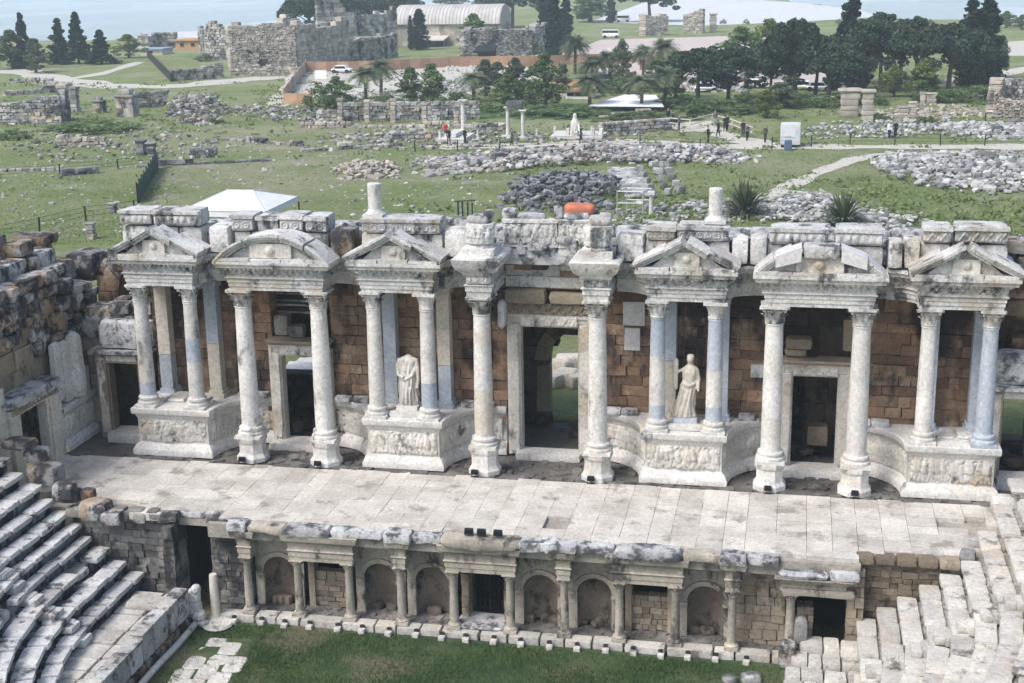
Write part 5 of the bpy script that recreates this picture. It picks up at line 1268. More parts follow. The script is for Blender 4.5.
W['ochre'] = flat('ochre wall', (.42, .25, .12), .8, var=.1); W['blueroof'] = flat('blue grey roof', (.22, .28, .38), .6, var=.1); W['cream'] = flat('cream wall', (.60, .55, .47), .8, var=.08); W['tile'] = flat('red tile roof', (.42, .20, .13), .8, var=.15, nscale=3); W['wpaint'] = flat('white paint', (.78, .78, .77), .6, var=.05)
house('cabin', 'small ochre cabin with two windows beside the tall hall ruin', 176, 50, 200, 9, 6, W['ochre'], W['ochre'], True)
house('hut', 'low hut with a blue grey roof on the left hillside', 141, 55, 162, 5, 5, W['cream'], W['blueroof'], True, 1)
ruin('ruined_wall', 'square arched ruin behind the blue roofed hut', 143, 48, 172, 46, 14, ragged=.25, th=4, holes=[(5, 7, 0, 3), (9, 10.5, 1, 3)])
house('kiosk', 'cream kiosk with an ochre gable among the palms', 555, 97, 575, 11, 6, W['cream'], W['ochre'], False, 1)
house('kiosk', 'low white kiosk with red panels on the lawn edge', 566, 99, 592, 8, 4, W['wpaint'], W['tile'], True, 3)
house('site_hut', 'grey flat roofed hut behind the palms', 592, 88, 612, 9, 5, W['blueroof'], W['iron'], True, 2)
a = at(588, 112); b = at(638, 112); s = 1/pxm(a)
t = thing('canopy', 'flat white canopy stretched on the far side of the lawn hedge', 'canopy', a); y = a[1]
part('roof', MB().add([(a[0], y, .75), (b[0]+3, y, .7), (b[0]+1, y+11, .95), (a[0]+3, y+11, 1.), (a[0], y, .65), (b[0]+3, y, .6), (b[0]+1, y+11, .85), (a[0]+3, y+11, .9)], [(0, 1, 2, 3), (7, 6, 5, 4), (0, 4, 5, 1), (1, 5, 6, 2), (2, 6, 7, 3), (3, 7, 4, 0)]), W['wpaint'], t)
for q in ((a[0]+.5, y+.3), (b[0]+2.5, y+.3), (b[0]+1, y+10.5), (a[0]+3.3, y+10.5)): part('post', MB().box((*q, .32), (.12, .12, .6)), W['iron'], t)
# parked vehicles, far off
def vehicle(lab, u, v, L, Hh, col, cat='car', rz=0.):
    p = at(u, v); t = thing('parked_'+cat, lab, cat, p); x, y = p[:2]; wd = 1.8 if cat != 'bus' else 2.5
    m = MB(); m.rbx(x-L/2, x+L/2, y-wd/2, y+wd/2, .35, Hh*.62, cell=.5, amp=.01, k=7); k_ = .28 if cat == 'car' else .46
    m.prism([(-L*k_-L*.08, Hh*.6), (L*k_+L*.02, Hh*.6), (L*k_-L*.08, Hh), (-L*k_, Hh)], (x, y-wd*.44, 0), (1, 0, 0), (0, 0, 1), (0, wd*.88, 0)); part('body', m, col, t)
    m = MB(); m.prism([(-L*k_-L*.02, Hh*.64), (L*k_-L*.02, Hh*.64), (L*k_-L*.08, Hh*.94), (-L*k_+L*.01, Hh*.94)], (x, y-wd*.46, 0), (1, 0, 0), (0, 0, 1), (0, wd*.92, 0)); part('window', m, W['black'], t)
    for sx in (-.32, .32):
        for sy in (-1, 1): m = MB(); m.lathe([(.33, -.1), (.33, .1)], (0, 0, 0), 14); V = m.V[-1]; m.V[-1] = np.stack([V[:, 0]+x+sx*L, V[:, 2]+y+sy*wd*.46, V[:, 1]+.33], 1); part('wheel', m, W['black'], t)
W['red'] = flat('red paint', (.4, .03, .03), .4); W['silver'] = flat('silver paint', (.5, .52, .55), .35, .3)
vehicle('white minibus parked on the pink forecourt', 611, 38, 4.0, 1.8, W['wpaint'], 'van'); vehicle('white van by the trees at the top of the forecourt', 623, 22, 3.8, 1.8, W['wpaint'], 'van')
for i, (u, v, c, lab) in enumerate(((738, 88, 'red', 'red parked car under the dark pines'), (722, 87, 'wpaint', 'white parked car left of the red one under the pines'), (755, 88, 'wpaint', 'white parked car right of the red one under the pines'), (803, 90, 'wpaint', 'white parked car between the pine trunks right of the yellow green tree'), (818, 91, 'silver', 'silver parked car behind the pine trunks'), (706, 92, 'silver', 'silver parked car at the left end of the pine grove'), (342, 73, 'wpaint', 'small white car parked by the hoarding in the excavation yard'))): vehicle(lab, u, v, 3.4, 1.2, W[c])
a = at(321, 80); s = 1/pxm(a); t = thing('site_board', 'white board standing in the excavation yard', 'sign', a); part('panel', MB().box((a[0], a[1], 5*s), (12*s, .1, 9*s)), W['wpaint'], t)
for q in (-5, 5): part('post', MB().box((a[0]+q*s, a[1]+.1, 3*s), (.12, .1, 6*s)), W['iron'], t)
# white blocks stored in the yard
for i in range(16):
    u = 448+i*4.6; p = at(u, 71+U(-1, 2)); s = 1/pxm(p); single('stored_block', MB().rough((p[0], p[1], 2.5*s), (3*s, 3*s, U(4, 7)*s), U(0, 1), cell=.4, amp=.05, k=8), W['newstone'], 'white carved block stored in the row before the hoarding', 'stone block', p, 'white blocks stored by the hoarding')

# ------------------------------------------------------------------ the colonnaded ruins in the middle distance
ruin('ruined_wall', 'long grey wall of small blocks with pilasters in front of the palms', 340, 121, 478, 119, 18, ragged=.22, th=1.0)
for u, px, lab in ((341, 22, 'first'), (368, 22, 'second'), (394, 21, 'third'), (425, 20, 'fourth'), (457, 17, 'fifth')):
    pier(u, 123, 5.5, px, lab+' pale pilaster from the left against the long grey wall', 'far_tan')
ruin('ruined_wall', 'low broken wall left of the long grey wall', 318, 122, 340, 122, 7, ragged=.5)
def mini_column(u, v, px, lab, capital_=True, r=2.3):
    p = at(u, v); s = 1/pxm(p); h = px*s; t = thing('standing_column', lab, 'column', p); x, y = p[:2]
    part('shaft', MB().lathe([(r*s, .25), (r*s*.85, h*.86)], (x, y, 0), 14), W['marble'], t); part('base', MB().box((x, y, .15), (r*s*2.8, r*s*2.8, .3)), W['marble'], t)
    if capital_: c = MB(); c.lathe([(r*s*.85, h*.86), (r*s*1.2, h*.92), (r*s*1.7, h*.97)], (x, y, 0), 12); c.box((x, y, h*.985), (r*s*3.6, r*s*3.6, h*.03)); part('capital', c, W['marble'], t)
    return p, h, s
mini_column(463.5, 138, 38, 'single white column with a capital standing in the middle ruins')
p1, h1, s1 = mini_column(508, 138, 31, 'left column of the pair joined by a short lintel', True, 2)
p2, h2, s2 = mini_column(523, 139, 29, 'right column of the pair joined by a short lintel', True, 2)
single('lintel', MB().rough(((p1[0]+p2[0])/2, (p1[1]+p2[1])/2, h1+.3), (17*s1, .9, .7), 0, cell=.3, amp=.05, k=8), W['rubble_dark'], 'short dark lintel lying across the pair of white columns', 'stone', (p1[0], p1[1], h1))
for u, v, px, lab in ((478, 140, 12, 'short white stump right of the single column'), (537, 138, 11, 'short white post right of the column pair'), (555, 134, 9, 'small white post left of the seated monument'), (592, 134, 9, 'small white post right of the seated monument'), (440, 142, 13, 'thin white post at the left corner of the white platform'), (449, 134, 11, 'thin white post at the back of the white platform'), (415, 139, 9, 'grey stub among low walls left of the white platform')): mini_column(u, v, px, lab, False, 1.3)
# white monument
p = at(575, 139); s = 1/pxm(p); t = thing('monument', 'white stone seated figure monument on a low white base', 'monument', p); m = MB(); draped(m, [(0, 0, 0, 4.6*s, 4*s, .4), (8*s, 0, 0, 4*s, 4*s, .4), (16*s, 0, 0, 4.4*s, 3.4*s, .3), (20*s, 0, 0, 2.2*s, 2*s, 0), (24*s, 0, 0, 2*s, 2*s, 0), (25.5*s, 0, 0, .8*s, .8*s, 0)], n=32, amp=.1); m.tube([(4*s, 0, 15*s), (5.5*s, -1, 9*s), (2*s, -3*s, 7*s)], 1.4*s, 8)
m.V[-1] = m.V[-1]+np.array((p[0], p[1], 0)); m.V[-2] = m.V[-2]+np.array((p[0], p[1], 0)); part('figure', m, W['marble'], t); part('platform', MB().bx(p[0]-25*s, p[0]+28*s, p[1]-.5, p[1]+4, 0, 3.2*s, j=.03), W['marble'], t)
for q in (-9, 17, 25): part('side_block', MB().box((p[0]+q*s, p[1]+1, 5*s), (3*s, .8, 9*s), j=.04), W['marble'], t)
p = at(452, 144); s = 1/pxm(p); t = thing('platform', 'stepped white stone platform left of the single column', 'ruin', p); m = MB(); m.bx(p[0]-14*s, p[0]+12*s, p[1], p[1]+5, 0, 5*s, j=.04); m.bx(p[0]-10*s, p[0]+2*s, p[1]+1, p[1]+5, 5*s, 9*s, j=.04); part('steps', m, W['marble'], t)
ruin('ruined_wall', 'broken low wall of pale blocks left of the white platform', 385, 141, 436, 140, 9, ragged=.8, rough=True)
ruin('ruined_wall', 'low dark wall behind the column pair', 472, 132, 506, 131, 8, mat='far', ragged=.4)
ruin('ruined_wall', 'broken wall at the left of the gravel ramp', 598, 118, 650, 116, 9, mat='far_tan', ragged=.7, rough=True); ruin('ruined_wall', 'rubble wall right of the seated monument', 600, 135, 668, 130, 12, ragged=.6, rough=True)
# pillars at the right
for u, v, wpx, px, lab in ((849, 116, 19, 28, 'broad upright wall slab, left of the pair of tall ruins at the right'), (867, 121, 12, 28, 'narrower upright slab, right of the pair of tall ruins'), (921, 122, 5, 26, 'thin leaning pillar at the right of the broken gate'), (912, 120, 7, 16, 'low pier left of the thin leaning pillar'), (903, 120, 9, 12, 'short block left of the low pier by the broken gate'), (931, 104, 9, 10, 'small notched stone behind the thin leaning pillar'), (820, 107, 3, 9, 'little grey stub under the pine trees'), (832, 107, 3, 10, 'second little stub right of the stub under the pines')): pier(u, v, wpx, px, lab, 'far_tan')
big_ruin('tall pinkish ruin wall at the right edge of the picture', 992, 118, 1040, 118, 32, 6, 'far_tan', ragged=.5)
# ------------------------------------------------------------------ rubble: the largest stones are objects, the rest of each field is one mass
def poly_pt(P):
    xs_, ys_ = [q[0] for q in P], [q[1] for q in P]
    while True:
        q = (U(min(xs_), max(xs_)), U(min(ys_), max(ys_)))
        if inside(q, P): return q
SHAPES = []
for i in range(7):
    m = MB(); m.rough((0, 0, .42), (U(1., 1.5), U(.7, 1.1), U(.55, .95)), 0, cell=.3, amp=.09, k=(4, 6, 8)[i % 3], fr=1.7, rnd=i/6)
    SHAPES.append(m)
SMESH = {}
def field(lab, small, uv, n, nbig, size, mat, mound=0., grp=None):
    n = int(n*1.9); nbig = int(nbig*.68); P = [at(u, v)[:2] for u, v in uv]; cx, cy = np.mean(P, axis=0); rmax = max(math.hypot(q[0]-cx, q[1]-cy) for q in P); S = []
    for i in range(n):
        q = poly_pt(P); q = (q[0]+U(-1, 1), q[1]+U(-1.5, 1.5)); sz = size*.52*math.exp(random.gauss(-.08, .28)); e = min(1, math.hypot(q[0]-cx, (q[1]-cy)*1.)/rmax*1.25)
        S.append((sz, q, max(0, mound*(1-e*e))*U(.4, 1.)))
    S.sort(key=lambda t_: -t_[0]*pxm((*t_[1], 0))); rest = MB()
    for i, (sz, q, z) in enumerate(S):
        rot = (U(-.35, .35), U(-.35, .35), U(0, TAU)); k = i % 7
        if i < nbig:
            key = (k, mat)
            if key not in SMESH: me = SHAPES[k].mesh('stone_mesh'); me.materials.append(W[mat]); SMESH[key] = me
            o = bpy.data.objects.new('rubble_stone', SMESH[key]); COL.objects.link(o); o.location = (*q, z-.24*sz); o.rotation_euler = rot; o.scale = (sz*1.1, sz, sz*U(.5, .9)); props(o, lab, 'stone', grp or lab, 'thing')
        else: rest.rough((*q, z+.12*sz), (sz*U(.8, 1.5), sz*U(.6, 1.1), sz*U(.35, .7)), cell=.5*sz, amp=.08*sz, k=5, fr=1.7/sz, rot=rot, cap=3)
    if rest.n: single('rubble', rest, W[mat], small, 'rubble', kind='stuff')
field('pale fallen stone in the wide rubble field below the right path', 'small pale rubble filling the wide field below the right path', ((872, 163), (900, 154), (1040, 152), (1040, 192), (990, 193), (925, 187), (895, 176)), 560, 60, .85, 'rubble', .5)
field('grey tumbled block in the long rubble belt below the middle footpath', 'small rubble between the blocks of the long middle belt', ((415, 160), (470, 155), (560, 151), (640, 148), (700, 151), (755, 158), (740, 163), (640, 163), (560, 166), (480, 172), (425, 175)), 620, 60, .9, 'far', .6)
field('pale worn block in the right part of the long rubble belt', 'small pale rubble in the right part of the long belt', ((590, 152), (660, 147), (752, 156), (745, 163), (640, 164)), 200, 25, .9, 'rubble', .8)
field('dark boulder in the big dark stone heap behind the stage building', 'small dark stones of the big dark heap', ((508, 205), (530, 190), (560, 178), (600, 176), (612, 190), (600, 210), (540, 212)), 420, 45, .75, 'rubble_dark', 1.5)
field('pale stone in the heap between the two fan plants', 'small pale stones of the heap between the fan plants', ((752, 218), (770, 200), (800, 190), (835, 200), (850, 212), (900, 218), (930, 226), (880, 232), (800, 228)), 420, 40, .62, 'rubble', .5)
field('stone in the distant rubble below the right ruin wall', 'distant small rubble below the right ruin wall', ((930, 130), (960, 124), (1040, 124), (1040, 140), (950, 138)), 220, 15, .9, 'rubble', .4)
field('pale stone on the flat round rubble mound left of the belt', 'small stones of the flat round mound left of the belt', ((338, 170), (365, 163), (398, 168), (392, 178), (350, 180)), 130, 10, .7, 'far_tan', .7)
field('grey stone of the collapsed pile behind the left meadow', 'small stones of the collapsed pile behind the left meadow', ((172, 122), (185, 104), (200, 100), (216, 115), (212, 126)), 200, 15, 1.0, 'far', 2.)
field('low grey block along the terrace line right of the collapsed pile', 'small grey stones along the terrace line', ((210, 112), (245, 106), (320, 112), (360, 130), (330, 128), (240, 116)), 140, 12, .8, 'far', .4)
field('stone lying loose in the open meadow grass', 'small stones strewn over the open meadow', ((0, 235), (0, 165), (130, 150), (420, 150), (520, 175), (480, 215), (100, 235)), 330, 28, .42, 'rubble', 0)
field('loose stone lying near the palms and fan plants behind the stage roof', 'small loose stones behind the right stage roof', ((600, 225), (640, 205), (720, 200), (760, 215), (740, 226)), 120, 14, .6, 'rubble', .2)
field('grey stone lying around the broken gate at the right', 'small stones around the broken gate at the right', ((780, 136), (850, 122), (940, 118), (960, 128), (900, 138), (820, 140)), 200, 14, .7, 'rubble', .2)
field('stone lying among the ruins at the far left', 'small stones among the far left ruins', ((0, 150), (10, 128), (160, 126), (260, 140), (210, 160), (60, 165)), 200, 16, .6, 'far', .2)
field('pale stone of the heap behind the grey olive tree', 'pale stones heaped among the parked cars', ((712, 92), (722, 82), (740, 82), (748, 92)), 120, 6, 1., 'rubble', 2.2)
field('white stone lying in the excavation yard', 'white rubble spread through the excavation yard', ((395, 96), (410, 82), (470, 78), (500, 84), (470, 100)), 220, 14, .8, 'rubble', .3)
field('pale stone in the dug strip before the long grey wall', 'pale rubble of the dug strip', ((300, 100), (330, 90), (400, 92), (400, 104), (340, 108)), 120, 8, .7, 'rubble', .1)
field('white carved fragment before the museum', 'white fragments before the museum', ((500, 58), (535, 52), (560, 56), (640, 46), (640, 56), (540, 64)), 110, 10, .9, 'newstone', .1)
field('grey block among the low walls in the middle ruins', 'low rubble among the middle ruins', ((330, 135), (400, 128), (520, 134), (640, 130), (640, 142), (420, 150), (330, 150)), 260, 18, .8, 'far', .1)
field('pale stone on the dry slope under the broken gate', 'pale stones of the dry slope right of the gate', ((870, 112), (930, 104), (985, 108), (985, 118), (900, 122)), 150, 8, .8, 'far_tan', .1)
# stored blocks in rows behind the middle
for r_, (u0, v0, u1, v1, n) in enumerate(((655, 168, 668, 196, 5), (664, 168, 680, 194, 5), (640, 172, 652, 198, 5))):
    for i in range(n):
        p = at(u0+(u1-u0)*i/(n-1), v0+(v1-v0)*i/(n-1)); single('stored_block', MB().rough((p[0], p[1], .35), (U(.6, 1.), U(.4, .6), .5), U(0, 2), cell=.2, amp=.06, k=6), W['rubble'], 'pale carved fragment set out in the three rows right of the stone floor', 'stone block', p, 'fragments set out in rows')
w = MB()
for i in range(4):
    for k in range(14): 
        p = at(612+i*6+k*1.6+U(-1, 1), 170+k*2.1); w.rough((p[0], p[1], .1), (1.1, .9, .25), U(0, 2), cell=.4, amp=.05, k=6)
single('stone_floor', w, W['rubble'], 'sloping strip of pale stone floor right of the dark stone heap', 'ruin', at(620, 190))

# ------------------------------------------------------------------ things standing near the back of the stage
W['tent'] = flat('white tent fabric', (.70, .71, .72), .8, var=.10, nscale=1.5, bump=.3)
p = at(250, 243); y = 44.; x0, x1 = -28.3, -22.7; zt = 2.6
t = thing('marquee', 'white marquee roof showing above the left end of the stage building', 'tent', ((x0+x1)/2, y, 0)); cx = (x0+x1)/2
Vv = [(x0, y-3, zt), (x1, y-3, zt), (x1, y+3, zt), (x0, y+3, zt), (cx-.9, y, zt+.85), (cx+.9, y, zt+.85)]
m = MB(); m.add(Vv, [(0, 1, 5, 4), (1, 2, 5), (2, 3, 4, 5), (3, 0, 4)], .5); part('roof', m, W['tent'], t, sharp=5); m = MB()
for a, b in ((0, 1), (1, 2), (2, 3), (3, 0)): m.add([Vv[a], Vv[b], (*Vv[b][:2], zt-.35), (*Vv[a][:2], zt-.35)], [(3, 2, 1, 0)], .5)
part('valance', m, W['tent'], t, sharp=5)
m = MB()
for a, b in ((0, 4), (1, 5), (2, 5), (3, 4), (4, 5), (0, 1), (1, 2)): m.tube([(*Vv[a][:2], Vv[a][2]+.015), (*Vv[b][:2], Vv[b][2]+.015)], .03, 5)
part('seam', m, flat('tent seam', (.45, .46, .47), .8), t)
for q in Vv[:4]: part('pole', MB().box((q[0], q[1], zt/2-.2), (.08, .08, zt-.3)), W['iron'], t)
p = at(580, 216); m = MB(); m.rough((p[0], p[1], .45), (2.1, 1.7, .8), .1, cell=.15, amp=.09, k=5); single('tarpaulin', m, flat('orange tarpaulin', (.46, .15, .085), .8, var=.25, bump=.5), 'orange tarpaulin over a pile behind the middle of the stage roof', 'tarpaulin', p)
p = at(630, 216); s = 1/pxm(p); t = thing('scaffold_frame', 'pale metal scaffold cage behind the right of the stage roof', 'scaffold', p); x, y = p[:2]; W['steel'] = flat('galvanised steel', (.45, .47, .48), .45, .5)
for q in ((-.9, 0), (.9, 0), (-.9+.5, 1.4), (.9+.5, 1.4)): part('pole', MB().tube([(x+q[0], y+q[1], 0), (x+q[0], y+q[1], 1.75)], .045, 6), W['steel'], t)
for z in (.9, 1.72):
    for a, b in (((-.9, 0), (.9, 0)), ((-.4, 1.4), (1.4, 1.4)), ((-.9, 0), (-.4, 1.4)), ((.9, 0), (1.4, 1.4))): part('rail', MB().tube([(x+a[0], y+a[1], z), (x+b[0], y+b[1], z)], .04, 6), W['steel'], t)
p = at(651, 216); t = thing('standing_column', 'thin pale column stub right of the scaffold cage', 'column', p); part('shaft', MB().lathe([(.16, 0), (.14, 1.5)], p, 12), W['marble'], t); part('capital', MB().box((p[0], p[1], 1.6), (.5, .5, .2)), W['marble'], t)
t = thing('rack', 'dark rusty three legged rack behind the stage left of centre', 'rack', at(464, 214))
for u in (457, 463, 469, 474): p = at(u, 216); part('post', MB().box((p[0], p[1]+U(-.5, .5), .5), (.09, .09, 1.05)), W['iron'], t)
a, b = at(455, 215), at(476, 215); part('rail', MB().tube([(*a[:2], .98), (*b[:2], 1.05)], .05, 6), W['iron'], t)
for i, (u, v, px, lab) in enumerate(((728, 216, 16, 'small grey stub behind the right column stump'), (735, 216, 11, 'tapering grey stub beside the fan plant'), (763, 218, 13, 'leaning white slab left of the right fan plant'), (60, 222, 0, ''))):
    if px: pier(u, v, 7, px, lab, 'rubble')
pier(92, 239, 8, 15, 'grey block standing by the fence behind the left ruin'); pier(113, 213, 8, 9, 'grey block standing by the wire fence in the left meadow', 'far')
# fences
def fence(lab, uv, px, step, mat='iron', wire=True, thick=.09):
    P = PA(*uv); t = thing('fence', lab, 'fence', P[0]); n = 0
    for a, b in zip(P[:-1], P[1:]):
        a, b = np.array(a), np.array(b); L = np.linalg.norm(b-a); k = max(1, int(L/step))
        for i in range(k):
            c = a+(b-a)*i/k; h = hpx(c, px); part('post', MB().box((c[0], c[1], h/2), (thick, thick, h), rot=(U(-.04, .04), U(-.05, .05), 0)), W[mat], t)
        if wire:
            h = hpx(a, px); m = MB()
            for f in (.35, .65, .95): m.tube([(a[0], a[1], h*f), (b[0], b[1], h*f)], .012, 4)
            part('wire', m, W[mat], t)
    return t
fence('line of dark wire fence posts across the left meadow behind the ruin', ((0, 240), (40, 232), (86, 221), (135, 215), (160, 208)), 15, 2.3)
fence('wire fence posts crossing the meadow from the left edge', ((0, 178), (60, 174), (118, 169), (160, 165)), 10, 4.)
fence('wire fence posts along the middle footpath', ((415, 152), (500, 150), (580, 146), (640, 146), (700, 150), (735, 151)), 11, 4.)
fence('wire fence posts along the right footpath', ((772, 149), (850, 145), (940, 146), (1030, 146)), 12, 3.)
fence('wire fence posts in front of the right ruin', ((985, 125), (1030, 126)), 12, 3.)
a, b = at(138, 203), at(158, 168); t = thing('fence_screen', 'dark green mesh screen fence running away up the left meadow', 'fence', a); W['green'] = flat('dark green mesh', (.012, .05, .035), .8, var=.3)
n = 9
for i in range(n):
    p, q = np.array(a)+(np.array(b)-np.array(a))*i/n, np.array(a)+(np.array(b)-np.array(a))*(i+1)/n; part('panel', MB().prism([(0, 0), (1, 0), (1, U(1.25, 1.5)), (0, U(1.25, 1.5))], p, q-p, (0, 0, 1), (.05, 0, 0)), W['green'], t)
    part('post', MB().box((p[0], p[1], .8), (.08, .08, 1.6)), W['iron'], t)
a, b = at(171, 82), at(147, 57); t = thing('fence_screen', 'dark screen fence climbing the far left hillside', 'fence', a)
for i in range(8):
    p, q = np.array(a)+(np.array(b)-np.array(a))*i/8, np.array(a)+(np.array(b)-np.array(a))*(i+1)/8; part('panel', MB().prism([(0, 0), (1, 0), (1, 1.5), (0, 1.5)], p, q-p, (0, 0, 1), (.06, 0, 0)), W['iron'], t)
# viewing platform rails and kiosk on the walkway
t = thing('railing', 'pale wooden railing round the viewing platform right of centre', 'railing', at(690, 128)); RP = PA((668, 128), (690, 130), (712, 124), (732, 130), (752, 138)); W['rail'] = flat('pale timber', (.5, .47, .42), .8, var=.2)
for a, b in zip(RP[:-1], RP[1:]):
    for z in (.55, 1.05): part('rail', MB().tube([(*a[:2], z), (*b[:2], z)], .06, 6), W['rail'], t)
    part('post', MB().box((*a[:2], .55), (.12, .12, 1.1)), W['rail'], t)
sheet('viewing_platform', PA((664, 124), (712, 121), (716, 130), (680, 133)), .05, W['path'])
W['kiosk'] = flat('dull white panel', (.52, .54, .55), .6, var=.12, nscale=2); p = at(790, 148); s = 1/pxm(p); t = thing('kiosk', 'white box kiosk with a blue bin beside the right footpath', 'kiosk', p); x, y = p[:2]
part('cabin', MB().rbx(x-10*s, x+10*s, y, y+1.8, .25, 24*s, cell=.25, amp=.01, k=16), W['kiosk'], t); part('base', MB().bx(x-9*s, x+9*s, y+.1, y+1.7, 0, .25), W['iron'], t); part('window', MB().bx(x-6*s, x+5*s, y-.03, y+.02, 11*s, 19*s), flat('milky window', (.6, .63, .66), .3), t)
p = at(788, 150); single('bin', MB().rbx(p[0]-.35, p[0]+.35, p[1]-.5, p[1]+.1, 0, .95, cell=.2, amp=.01, k=12), flat('blue grey bin', (.07, .12, .2), .5), 'small blue grey bin in front of the white kiosk', 'bin', p)

# ================================================================== PEOPLE
SKIN = flat('skin', (.45, .28, .2), .6)
def person(lab, u, v, top, trousers, hair=(.03, .022, .018), z=0., h=1.68, face=0., stride=.16):
    x, y, _ = at(u, v, z); k = h/1.7; t = thing('person', lab, 'person', (x, y, z)); m = MB()
    m.tube([(-.09, 0, .88), (-.09, -stride*.5, .48), (-.09, -stride, .06), (-.09, -stride-.14, .03)], .085, 8, r2=.045); m.tube([(.09, 0, .88), (.09, stride*.3, .48), (.09, stride*1.2, .07), (.09, stride*1.2-.14, .03)], .085, 8, r2=.045)
    m.lathe([(.13, .8), (.16, .9), (.135, 1.08), (.165, 1.28), (.18, 1.4), (.1, 1.47), (.055, 1.5), (.055, 1.56)], (0, 0, 0), 12, sy=.68); m.rough((0, -.01, 1.61), (.16, .19, .23), 0, cell=.05, amp=.004, k=2.3)
    for s in (-1, 1): m.tube([(s*.17, 0, 1.4), (s*.23, .02*s, 1.13), (s*.22, -.08, .9), (s*.2, -.13, .8)], .05, 8, r2=.032)
    for s in (-1, 1):
        for q in range(3): m.tube([(s*.2+.015*(q-1), -.13, .8), (s*.2+.018*(q-1), -.16, .72)], .014, 5)
    m.rough((0, -.11, 1.6), (.03, .05, .05), 0, cell=.02, amp=.001, k=2.5)
    me = solid(m, .025, 'body'); me.materials.clear()
    for mm in (SKIN, flat('trousers', trousers, .9), flat('top', top, .9)): me.materials.append(mm)
    me.polygons.foreach_set('material_index', np.array([1 if .06 < q.center.z < .9 and abs(q.center.x) < .18 else (2 if .84 < q.center.z < 1.47 else 0) for q in me.polygons], 'i'))
    o = bpy.data.objects.new('body', me); COL.objects.link(o); o.parent = t; t.scale = (k, k, k); t.rotation_euler = (0, 0, face)
    hm = MB(); hm.rough((0, .02, 1.655), (.18, .19, .17), 0, cell=.05, amp=.006, k=2.4); ho = part('hair', hm, flat('hair', hair, .7), t, world=False)
    return t
for u, v, top, tr, lab, f in ((446, 139, (.5, .03, .03), (.05, .05, .08), 'person in a red top standing on the white platform', .5), (449, 145, (.02, .02, .03), (.03, .03, .04), 'person in dark clothes in front of the white platform', 0), (465, 145, (.02, .025, .03), (.02, .02, .03), 'person in black crouched close to the single white column', 1), (512, 146, (.12, .14, .13), (.02, .02, .03), 'person in a grey top walking on the middle footpath', 1.4), (581, 143, (.02, .02, .025), (.02, .02, .03), 'person in black walking past the seated monument', 1.5),
                             (668, 124, (.02, .02, .03), (.03, .03, .04), 'person in black at the left end of the viewing platform', .4), (673, 127, (.03, .03, .05), (.05, .05, .06), 'second dark dressed person from the left on the viewing platform', 2), (679, 131, (.18, .17, .17), (.03, .03, .04), 'person in grey near the middle of the viewing platform', 1), (715, 127, (.1, .1, .12), (.3, .28, .25), 'person in a grey top by the bend of the railing', 0), (725, 132, (.02, .02, .02), (.02, .02, .03), 'person in black leaning by the railing on the ramp', 3),
                             (727, 131, (.03, .03, .04), (.02, .02, .03), 'person standing close behind the one leaning on the ramp railing', .4), (743, 137, (.02, .02, .03), (.04, .04, .05), 'person in dark clothes walking up the ramp', 3), (747, 141, (.10, .10, .10), (.015, .015, .02), 'person in a long dark skirt at the foot of the ramp', .2), (765, 143, (.09, .07, .06), (.05, .05, .05), 'person in a brown top standing left of the white kiosk', .3), (708, 144, (.02, .02, .02), (.02, .02, .02), 'dark figure standing by the rubble belt left of the kiosk', 1), (718, 137, (.02, .02, .02), (.02, .02, .02), 'dark figure standing below the bend of the railing', 2),
                             (889, 139, (.7, .7, .7), (.03, .03, .05), 'person in a white top on the right footpath', .2), (895, 138, (.02, .02, .03), (.02, .02, .03), 'person in black beside the one in the white top on the right footpath', .1)):
    person(lab, u, v, top, tr, face=f)

# ================================================================== PLANTS
W['weed'] = leaf('weeds', (.11, .165, .05), (.24, .29, .115))
W['bark'] = flat('bark', (.09, .065, .05), .95, var=.3, bump=.5, nscale=3)
W['pine'] = leaf('pine needles', (.012, .032, .023), (.075, .115, .062), .12); W['cypress'] = leaf('cypress leaves', (.008, .022, .018), (.028, .050, .034), .06)  # wide crown tone ranges: pale leaves stand in for sunlit ones
W['broad'] = leaf('broad leaves', (.055, .105, .038), (.20, .27, .105)); W['light'] = leaf('fresh spring leaves', (.10, .15, .035), (.24, .29, .085)); W['olive'] = leaf('olive leaves', (.07, .10, .06), (.17, .20, .12)); W['palm'] = leaf('palm fronds', (.05, .08, .04), (.17, .20, .115), .12)
def quads(C, sz, mat, name, parent, flatk=1.):
    n = len(C); a = RNG.normal(size=(n, 3)); a /= np.linalg.norm(a, axis=1)[:, None]; b = RNG.normal(size=(n, 3)); b -= a*(a*b).sum(1)[:, None]; b /= np.linalg.norm(b, axis=1)[:, None]
    s = sz*RNG.uniform(.5, 1.2, n)[:, None]; V = np.stack([C-a*s, C+b*s*.55, C+a*s, C-b*s*.55], 1).reshape(-1, 3)
    me = bpy.data.meshes.new(name); me.from_pydata(V.tolist(), [], [(4*i, 4*i+1, 4*i+2, 4*i+3) for i in range(n)])
    at_ = me.attributes.new('rnd', 'FLOAT', 'FACE'); at_.data.foreach_set('value', np.clip(RNG.normal(.45, .25, n), 0, 1).astype('f')); me.materials.append(mat)
    o = bpy.data.objects.new(name, me); COL.objects.link(o); o.parent = parent; return o
def clumps(centres, radii, per, spread=1.):
    out = []
    for c, r in zip(centres, radii):
        d = RNG.normal(size=(per, 3)); d /= np.linalg.norm(d, axis=1)[:, None]; out.append(c+d*(r*RNG.uniform(.55, 1.05, per)**.6)[:, None]*np.array((1, 1, .8)))
    return np.vstack(out)
